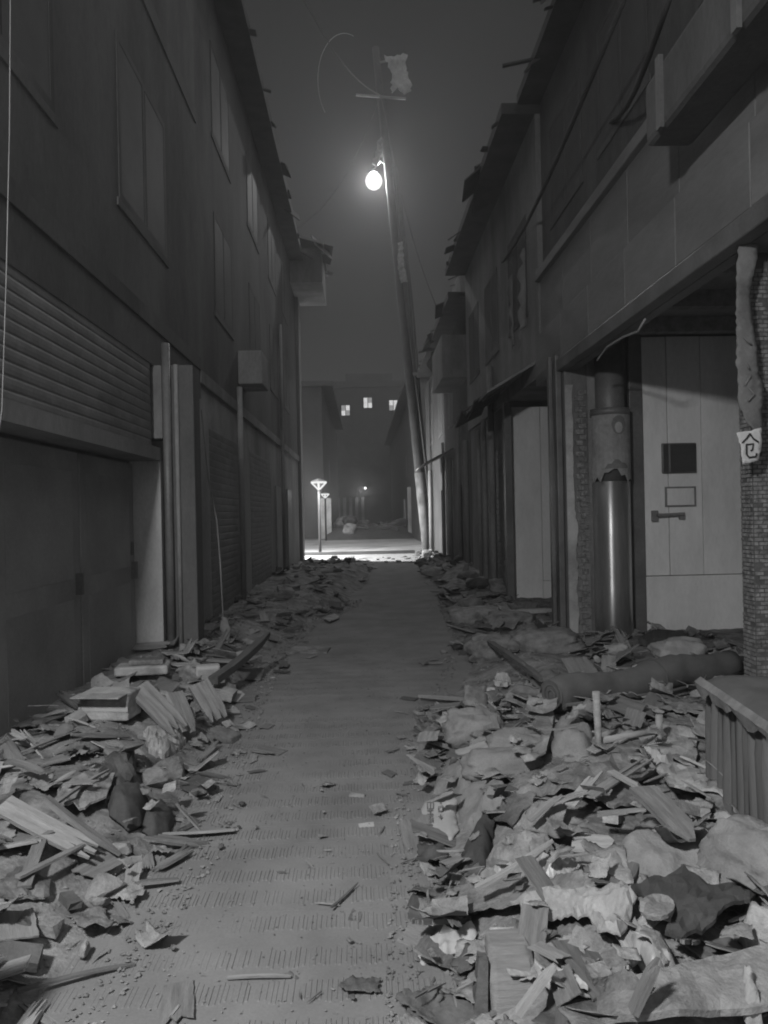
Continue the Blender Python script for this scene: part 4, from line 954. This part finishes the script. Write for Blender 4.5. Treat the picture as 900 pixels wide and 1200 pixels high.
# on the paving
drape('flat_lath', G, [(408, 1086), (425, 1045), (440, 1020), (452, 1022), (438, 1050), (422, 1088)], 'grey tapered shingle lying flat on the ribbed paving', 'shingle', 'tapered shingle', .034, 0, .006, 5, 0, 8, .008, .8, 88, False)
drape('flat_board', G, [(195, 1155), (280, 1150), (370, 1165), (350, 1190), (220, 1195)], 'thin dusty board trodden flat on the ribbed paving', 'board', 'trodden flat board', .03, 0, .003, 4, 0, 14, .006, 2, 89, False)
timber('twig', WOODT['pale'], (266, 1146), (342, 1144), .012, .008, 'thin bent pale twig on the paving', 'twig', 'bent pale twig', .036, .036, 1, .02, 90)
timber('twig', WOODT['dark'], (20, 1160), (160, 1128), .018, .01, 'long dark twig on the dusty paving edge', 'twig', 'long dark twig', .03, .034, 1, .02, 91)
drape('dry_leaf', D, [(328, 1152), (340, 1146), (354, 1152), (348, 1162), (338, 1160)], 'dark curled dry leaf on the paving beside the twig', 'leaf', 'curled dry leaf', .036, .015, .02, 16, 0, 4, .003, .8, 92)
timber('twig', WOODT['dark'], (388, 1066), (420, 1036), .01, .006, 'short dark twig beside the tapered shingle', 'twig', 'short dark twig', .036, .036, 1, .02, 93)
drape('paper_chip', M_paper, [(420, 972), (438, 970), (439, 975), (421, 976)], 'small white card on the ribbed paving', 'card', 'small white card', .036, 0, .002, 6, 0, 5, .003, .2, 94, False)
# brick stack out of view, added to throw a shadow on the paving
t = thing('shadow_brick_stack', 'unseen stack of bricks added to cast a shadow on the path', 'shadow caster', (-1.34, 1.98, 0))
bm_ = brick_mesh('brick', G, 4)
for i in range(5):
    for j in range(11):
        o = bpy.data.objects.new('brick', bm_); link(o, t); o.location = ((i % 5) * .075 - .16 + .004 * (j % 3), -.06 + .03 * (j % 2), .062 * j); o.rotation_euler = (0, 0, R(90) + .05 * math.sin(i * 3 + j * 5))

# ------------------------------------------------------------------ things hanging on walls and wires
YB = 4.64
def flat_y(name, m, outline, y, label, cat, step=.03, wr=.02, ws=7, th=.004, jit=.004, seed=1, parent=None):
    pts = [on_y(px, py, y) for (px, py) in outline]; c = sum(pts, Vector()) / len(pts)
    me = sheet_mesh(name, m, [Vector((p.x - c.x, p.z - c.z)) for p in pts], step, th, 0, wr, ws, wr * .8, jit, seed, True)
    o = bpy.data.objects.new(name, me); link(o); o.location = c; o.rotation_euler = (R(90), 0, 0)
    if label: tag(o, label, cat)
    return o
def ink_y(o, strokes, y, w_, m=M_ink, name='brush_stroke'):
    for s_ in strokes:
        pts = [on_y(px, py, y) for (px, py) in s_]; loc = Vector(o.location); mb = MB(); rot = Matrix.Rotation(R(-90), 3, 'X')
        mb.tube([rot @ (p - loc) for p in pts], w_, 6); mb.build(name, m, o, True)
bn = flat_y('torn_banner', mat('dirty_banner', .15, .25, 5, .2, .9, stain=.3), [(866, 280), (872, 262), (884, 272), (887, 290), (878, 345), (884, 400), (893, 450), (893, 500), (884, 508), (872, 492), (865, 470), (862, 400), (861, 340)], YB, 'torn dirty banner strip hanging down the tiled pillar', 'banner', .03, .025, 6, .005, .006, 3)
ink_y(bn, [[(872, 395), (876, 400), (881, 404)], [(875, 425), (878, 432)], [(880, 440), (873, 452)], [(878, 455), (884, 462), (877, 470)]], YB - .03, .006, M_inkg)
YT = 4.60
tgp = flat_y('paper_tag', mat('paper_tag', .52, .1, 6, .1, .9), [(863, 507), (880, 505), (892, 501), (893, 520), (889, 540), (870, 544), (868, 525)], YT, 'white paper tag with one brushed character on the tiled pillar', 'paper', .025, .006, 8, .003, .004, 5)
ink_y(tgp, [[(879, 508), (875, 514), (870, 519)], [(879, 508), (883, 514), (889, 518)], [(875, 521), (883, 520), (882, 527), (880, 528)], [(875, 520), (875, 532), (878, 536), (886, 535), (887, 531)]], YT - .012, .0055)
rg = flat_y('hanging_rag', M_cloth_p, [(450, 66), (462, 68), (472, 62), (478, 63), (476, 76), (482, 98), (482, 108), (474, 112), (466, 104), (459, 110), (458, 84)], PY - .5, 'ragged pale cloth caught near the top of the leaning pole', 'rag', .12, .12, 3, .02, .05, 7)
flat_y('hanging_rag', M_cloth, [(443, 165), (447, 160), (448, 178), (442, 195), (436, 192), (440, 178)], PY - .3, 'small torn strip hanging above the burning lamp', 'rag', .1, .05, 3, .02, .03, 8)
flat_y('hanging_rag', G, [(466, 285), (472, 283), (474, 310), (478, 330), (470, 332), (466, 312)], PY - .45, 'grey strip of sheeting clinging to the pole below the lamp', 'rag', .1, .05, 3, .02, .03, 9)
for (ol, y_, m_, lb, sd_) in (
    ([(522, 313), (545, 281), (564, 290), (566, 316), (548, 308), (536, 316)], 16.7, M_darkmetal, 'bent dark tin sheet drooping from the shop eave', 3),
    ([(545, 380), (563, 367), (564, 384), (552, 388)], 17.2, M_cloth, 'small pale rag on the edge of the row building roof', 4),
    ([(612, 292), (630, 280), (624, 335), (618, 372), (608, 398), (606, 350)], 10.7, M_slat, 'long torn sheeting hanging down at the arcade corner', 5),
    ([(600, 300), (610, 296), (606, 370), (600, 410), (596, 350)], 11.6, M_darkmetal, 'dark torn strip beside the hanging sheeting', 6),
    ([(500, 425), (512, 400), (530, 392), (540, 405), (528, 418), (520, 440), (508, 448)], 22.5, M_darkmetal, 'ragged dark tarpaulin hanging off the row building roof', 7)):
    flat_y('torn_sheeting', m_, ol, y_, lb, 'sheeting', .12, .05, 3, .02, .05, sd_)
def wire(name, pts, r, m, label, cat='wire'): return tag(MB().tube(pts, r, 6).build(name, m, smooth=True), label, cat)
wire('hanging_wire', [on_y(12, -20, 3.6), on_y(11, 150, 3.6), on_y(7, 330, 3.62), on_y(2, 480, 3.65), on_y(-8, 560, 3.65)], .0025, M_plaster_d, 'thin pale wire hanging down before the recessed doors')
wire('hanging_wire', [on_y(236, 480, 8.0), on_y(244, 560, 8.0), on_y(254, 610, 8.0), on_y(258, 660, 8.0), on_y(262, 735, 8.0)], .008, M_plaster, 'loose dangling cable beside the pilaster', 'cable')
flat_y('hanging_rag', M_cloth, [(260, 722), (266, 724), (270, 740), (266, 762), (262, 748), (258, 738)], 7.95, 'pale knotted rag at the end of the dangling cable', 'rag', .04, .02, 6, .006, .01, 11)
wire('hanging_wire', [on_y(700, 422, 7.5), on_y(712, 406, 7.2), on_y(730, 395, 6.75), on_y(748, 388, 6.35), on_y(756, 374, 6.2)], .01, M_plastic, 'bright torn plastic strip dangling along the fascia edge', 'strip')
for i, (x0, y0, x1, y1, d0, d1) in enumerate(((735, -10, 560, 330, 5.2, 17), (705, -10, 640, 200, 7.5, 11), (790, -20, 690, 120, 4.4, 9))):
    a = on_y(x0, y0, d0); b = on_y(x1, y1, d1); pts = [a + (b - a) * k / 10 - Vector((0, 0, .5 * math.sin(math.pi * k / 10))) for k in range(11)]
    wire('overhead_cable', pts, .022, M_black, ('thick overhead cable running from the arcade roof towards the pole', 'overhead cable sagging past the upper arcade windows', 'short overhead cable above the awning case')[i], 'cable')
# wires from the pole to the houses
for i, (tx, ty, tz) in enumerate(((-1.9, 9.0, 10.6), (-2, 20, 9.0), (2.3, 20, 6.6))):
    a = along(.90) + Vector((0, -.2, 0)); b = Vector((tx, ty, tz)); pts = [a + (b - a) * k / 14 - Vector((0, 0, .9 * math.sin(math.pi * k / 14))) for k in range(15)]
    wire('overhead_cable', pts, .014, M_black, ('thin cable from the pole top to the tall building', 'thin cable from the pole top to the balcony box building', 'thin cable from the pole top to the dark row building')[i], 'cable')
mb = MB(); mb.add([(-40, 24.6, .005), (40, 24.6, .005), (40, 42.5, .005), (-40, 42.5, .005)], [(0, 1, 2, 3)])
tag(mb.build('road', mat('light_toned_road', .3, .3, .8, .3, .9, stain=.35, fine=12)), None, None, kind='structure')  # road colour paled to strengthen the pool of light on the crossing
tag(B(-9, 1.9, 27.2, 27.4, 0, .12).build('kerb', M_concrete), None, None, kind='structure')

# ------------------------------------------------------------------ loose debris, one object each
VAR = {}
def variants(kind, tone):
    key = (kind, tone)
    if key in VAR: return VAR[key]
    out = []; T_ = TONES[tone]; W_ = WOODT[tone]
    for i in range(7):
        sd_ = hash_(kind) + i * 17 + {'pale': 0, 'grey': 300, 'dark': 600}[tone]; r = random.Random(sd_)
        if kind == 'wood_splinter': me = plank_mesh(kind, W_, .3, r.uniform(.012, .03), r.uniform(.008, .018), sd_, 2, .4, True)
        elif kind == 'broken_plank': me = plank_mesh(kind, W_, r.uniform(.3, .5), r.uniform(.05, .11), r.uniform(.01, .022), sd_, 5, .3, r.random() > .5)
        elif kind == 'board_scrap': me = sheet_mesh(kind, W_, rect_poly(r, r.uniform(.22, .38), r.uniform(.10, .2)), .04, .008, 0, .003, 6, 0, .004, sd_, False)
        elif kind == 'cardboard_scrap': me = sheet_mesh(kind, T_, rect_poly(r, r.uniform(.22, .32), r.uniform(.13, .22)), .03, .004, 0, .012, 5, 0, .004, sd_, i % 2 == 0, r.uniform(-.9, .9) if i % 2 else 0, r.choice((-.5, .35, .6, .2)))
        elif kind == 'paper_scrap': me = sheet_mesh(kind, T_, rect_poly(r, .17, .11), .016, .0015, 0, .022, 12, .014, .004, sd_, True)
        elif kind == 'crumpled_rag': me = sheet_mesh(kind, T_, rand_poly(r, .4, .24, 11, .5), .017, .004, .0, .03, 9, .022, .014, sd_, True)
        elif kind == 'plaster_chunk': me = chunk_mesh(kind, T_, .07, sd_)
        elif kind == 'brick_fragment': me = brick_mesh(kind, T_, sd_)
        elif kind == 'stuffed_bag': me = bag_mesh(kind, T_, .42, .28, .17, i * 1.7)
        out.append(me)
    VAR[key] = out; return out
def hash_(s): return sum(ord(c) * (i + 1) for i, c in enumerate(s))
ADJ = {'wood_splinter': ('short %s wood splinter', 'long %s wood splinter', 'splinter'), 'broken_plank': ('short %s broken plank', 'long %s broken plank', 'plank'),
       'board_scrap': ('small %s torn board', 'large %s torn board', 'board'), 'cardboard_scrap': ('small %s cardboard scrap', 'large curled %s cardboard scrap', 'cardboard'),
       'paper_scrap': ('small %s crumpled paper scrap', 'larger %s crumpled paper', 'paper'), 'crumpled_rag': ('small %s crumpled rag', 'large %s crumpled cloth', 'rag'),
       'plaster_chunk': ('small %s plaster chunk', 'big %s plaster chunk', 'chunk'), 'brick_fragment': ('small %s brick fragment', 'whole %s brick', 'brick'), 'stuffed_bag': ('small %s stuffed bag', 'big %s stuffed bag', 'bag')}
def zone(x, y):
    best = min(HERO, key=lambda h: math.hypot(h[0] - x, h[1] - y) - h[3] * .5); dd = math.hypot(best[0] - x, best[1] - y)
    if dd < 1.1 and y < 9: return ('next to the ' if dd < .35 + best[3] * .5 else 'not far from the ') + best[2]
    return zone_far(x, y)
def covered(x, y, sc):
    return sc > .45 and any(math.hypot(h[0] - x, h[1] - y) < h[3] * .62 for h in HERO)
def zone_far(x, y):
    if y > 36: return 'on the dark mound beyond the crossing'
    if 22 < y and -1.3 < x < 1.65: return 'scattered where path meets the lit crossing'
    if x < 0 and x < lerp_tab(XL, y) + .4:
        return ('in the heap below the recessed grey doors', 'in the heap at the pilaster foot', 'along the slatted shutter wall', 'on the dark mound by the balcony corner')[0 if y < 4.4 else 1 if y < 7.6 else 2 if y < 12 else 3]
    return ('in rubbish beside the striped box', 'in rubbish before the rolled carpet', 'between rolled carpet and steel column', 'below the narrow white door leaf', 'on the dark mound before the leaning pole')[0 if y < 3.3 else 1 if y < 5.1 else 2 if y < 9 else 3 if y < 13 else 4]
def scatter(n, fx, y0, y1, mix, smin, smax, pale=.3, dark=.25, ti=.24, top=False):
    tot = sum(w_ for _, w_ in mix)
    for _ in range(n):
        for _try in range(6):
            y = y0 + (y1 - y0) * rng.random(); x = fx(y)
            if top or not covered(x, y, 1): break
        q = rng.random() * tot
        for kind, w_ in mix:
            q -= w_
            if q <= 0: break
        u = rng.random(); tone = 'pale' if u < pale else 'dark' if u > 1 - dark else 'grey'
        if kind == 'paper_scrap': tone = 'pale' if u < .75 else 'grey'
        sc = rng.uniform(smin, smax); big = sc > (smin + smax) / 2
        me = rng.choice(variants(kind, tone)); z_ = zone(x, y)
        lab = (ADJ[kind][1] if big else ADJ[kind][0]) % tone + ' ' + z_
        h_ = {'plaster_chunk': .015, 'brick_fragment': .0, 'stuffed_bag': -.03}.get(kind, .012) + .035 * rng.random()
        if top: h_ += .06 + .04 * rng.random()
        if not in_heap(x, y): h_ = .004 if kind != 'plaster_chunk' else .01; tt = .04
        else: tt = ti
        place(kind, me, x, y, rng.uniform(0, 6.28), rng.gauss(0, tt), rng.gauss(0, tt), sc, lab, ADJ[kind][2], 'loose ' + ADJ[kind][2] + ' pieces ' + z_, h_)
fxR = lambda ym: (lambda y: lerp_tab(XR, y) + (rng.random() ** 1.15) * (min(ym, .54 * y + .25) - lerp_tab(XR, y)))
fxL = lambda y: lerp_tab(XL, y) - (rng.random() ** 1.1) * (lerp_tab(XL, y) + 2.1)
mixR = [('wood_splinter', 1.9), ('broken_plank', 1.4), ('board_scrap', 2.2), ('cardboard_scrap', 2.2), ('paper_scrap', 1.5), ('crumpled_rag', 1.5), ('plaster_chunk', .6), ('brick_fragment', .4)]
mixL = [('wood_splinter', 1.9), ('broken_plank', 2.2), ('board_scrap', 1.6), ('cardboard_scrap', 1.0), ('paper_scrap', .7), ('crumpled_rag', .8), ('plaster_chunk', 1.1), ('brick_fragment', .7)]
scatter(190, fxR(2.6), 1.9, 3.5, mixR, .35, 1.05, .34, .2)
scatter(170, fxR(2.6), 3.5, 5.3, mixR, .5, 1.25, .34, .2)
scatter(150, fxR(3.9), 5.3, 8.6, mixR, .6, 1.4, .25, .3)
scatter(80, fxR(2.5), 8.6, 13, mixR + [('stuffed_bag', .4)], .8, 1.6, .2, .35)
scatter(110, fxR(2.4), 13, 27, mixR + [('stuffed_bag', .2)], .8, 1.5, .15, .4)
scatter(150, fxL, 1.9, 4.2, mixL, .35, 1.0, .28, .25)
scatter(130, fxL, 4.2, 7.4, mixL, .5, 1.3, .25, .3)
scatter(50, fxL, 7.4, 11.5, mixL, .6, 1.3, .2, .35)
scatter(120, fxL, 11.5, 24, mixL + [('crumpled_rag', 2)], .7, 1.4, .12, .45)
shreds = [('wood_splinter', 1.6), ('paper_scrap', 1.6), ('cardboard_scrap', 1.2), ('board_scrap', 1.0)]
scatter(110, fxR(2.2), 2.0, 3.6, shreds, .2, .6, .4, .2, top=True)
scatter(90, fxR(2.4), 3.6, 5.4, shreds, .3, .8, .4, .2, top=True)
scatter(60, fxL, 2.2, 5, shreds, .2, .6, .35, .2, top=True)
# fewer pieces that strayed on to the path
scatter(26, lambda y: lerp_tab(XR, y) - abs(rng.gauss(0, .16)), 2.0, 8, mixR[:6], .25, .6, .3, .3)
scatter(28, lambda y: rng.uniform(-1.2, 1.6), 22.3, 25.5, mixL, .7, 1.3, .2, .3)
scatter(40, lambda y: rng.uniform(-1.6, 2.7), 43.5, 50, [('crumpled_rag', 2), ('broken_plank', 2), ('board_scrap', 2), ('stuffed_bag', .6)], 1.5, 3.2, .1, .6)
scatter(34, lambda y: lerp_tab(XL, y) + abs(rng.gauss(0, .2)), 2.0, 9, mixL[:7], .22, .6, .3, .3)
scatter(26, lambda y: rng.uniform(-.7, .3), 2.0, 4.2, [('wood_splinter', 3), ('paper_scrap', 1), ('plaster_chunk', 2)], .15, .45, .3, .3)
# crumbs too small to count
mb = MB()
def crumb(x, y, s):
    z = (H(x, y) if in_heap(x, y) else .026); c = Vector((x, y, z + s * .3)); q = rng.uniform(0, 6.28); u = [rng.uniform(.5, 1.2) for _ in range(6)]
    e = [Vector((math.cos(q + k * 1.57) * u[k], math.sin(q + k * 1.57) * u[k] * .8, rng.uniform(-.3, .3))) * s for k in range(4)] + [Vector((rng.uniform(-.4, .4) * s, 0, s * .7 * u[4])), Vector((0, 0, -s * .6))]
    mb.add([c + k for k in e], [(0, 1, 4), (1, 2, 4), (2, 3, 4), (3, 0, 4), (1, 0, 5), (2, 1, 5), (3, 2, 5), (0, 3, 5)])
for _ in range(9000):
    y = 1.9 + 11 * rng.random() ** 1.6; sd_ = rng.random() < .55
    if rng.random() < .22: x = rng.uniform(lerp_tab(XL, y), lerp_tab(XR, y)); s = rng.uniform(.0015, .006) * (1 + y * .05)
    else:
        x = (lerp_tab(XR, y) - .12 + (min(3.8, .55 * y + .3) - lerp_tab(XR, y)) * rng.random() ** 1.4) if sd_ else (lerp_tab(XL, y) + .18 - (lerp_tab(XL, y) + 2.1) * rng.random() ** 1.4)
        s = rng.uniform(.003, .011) * (1 + y * .1)
    crumb(x, y, s)
tag(mb.build('rubble_crumbs', mat('crumbs', .17, .5, 3, .2, .9, fine=8)), 'fine grit and plaster crumbs strewn over heaps and paving', 'grit', kind='stuff')
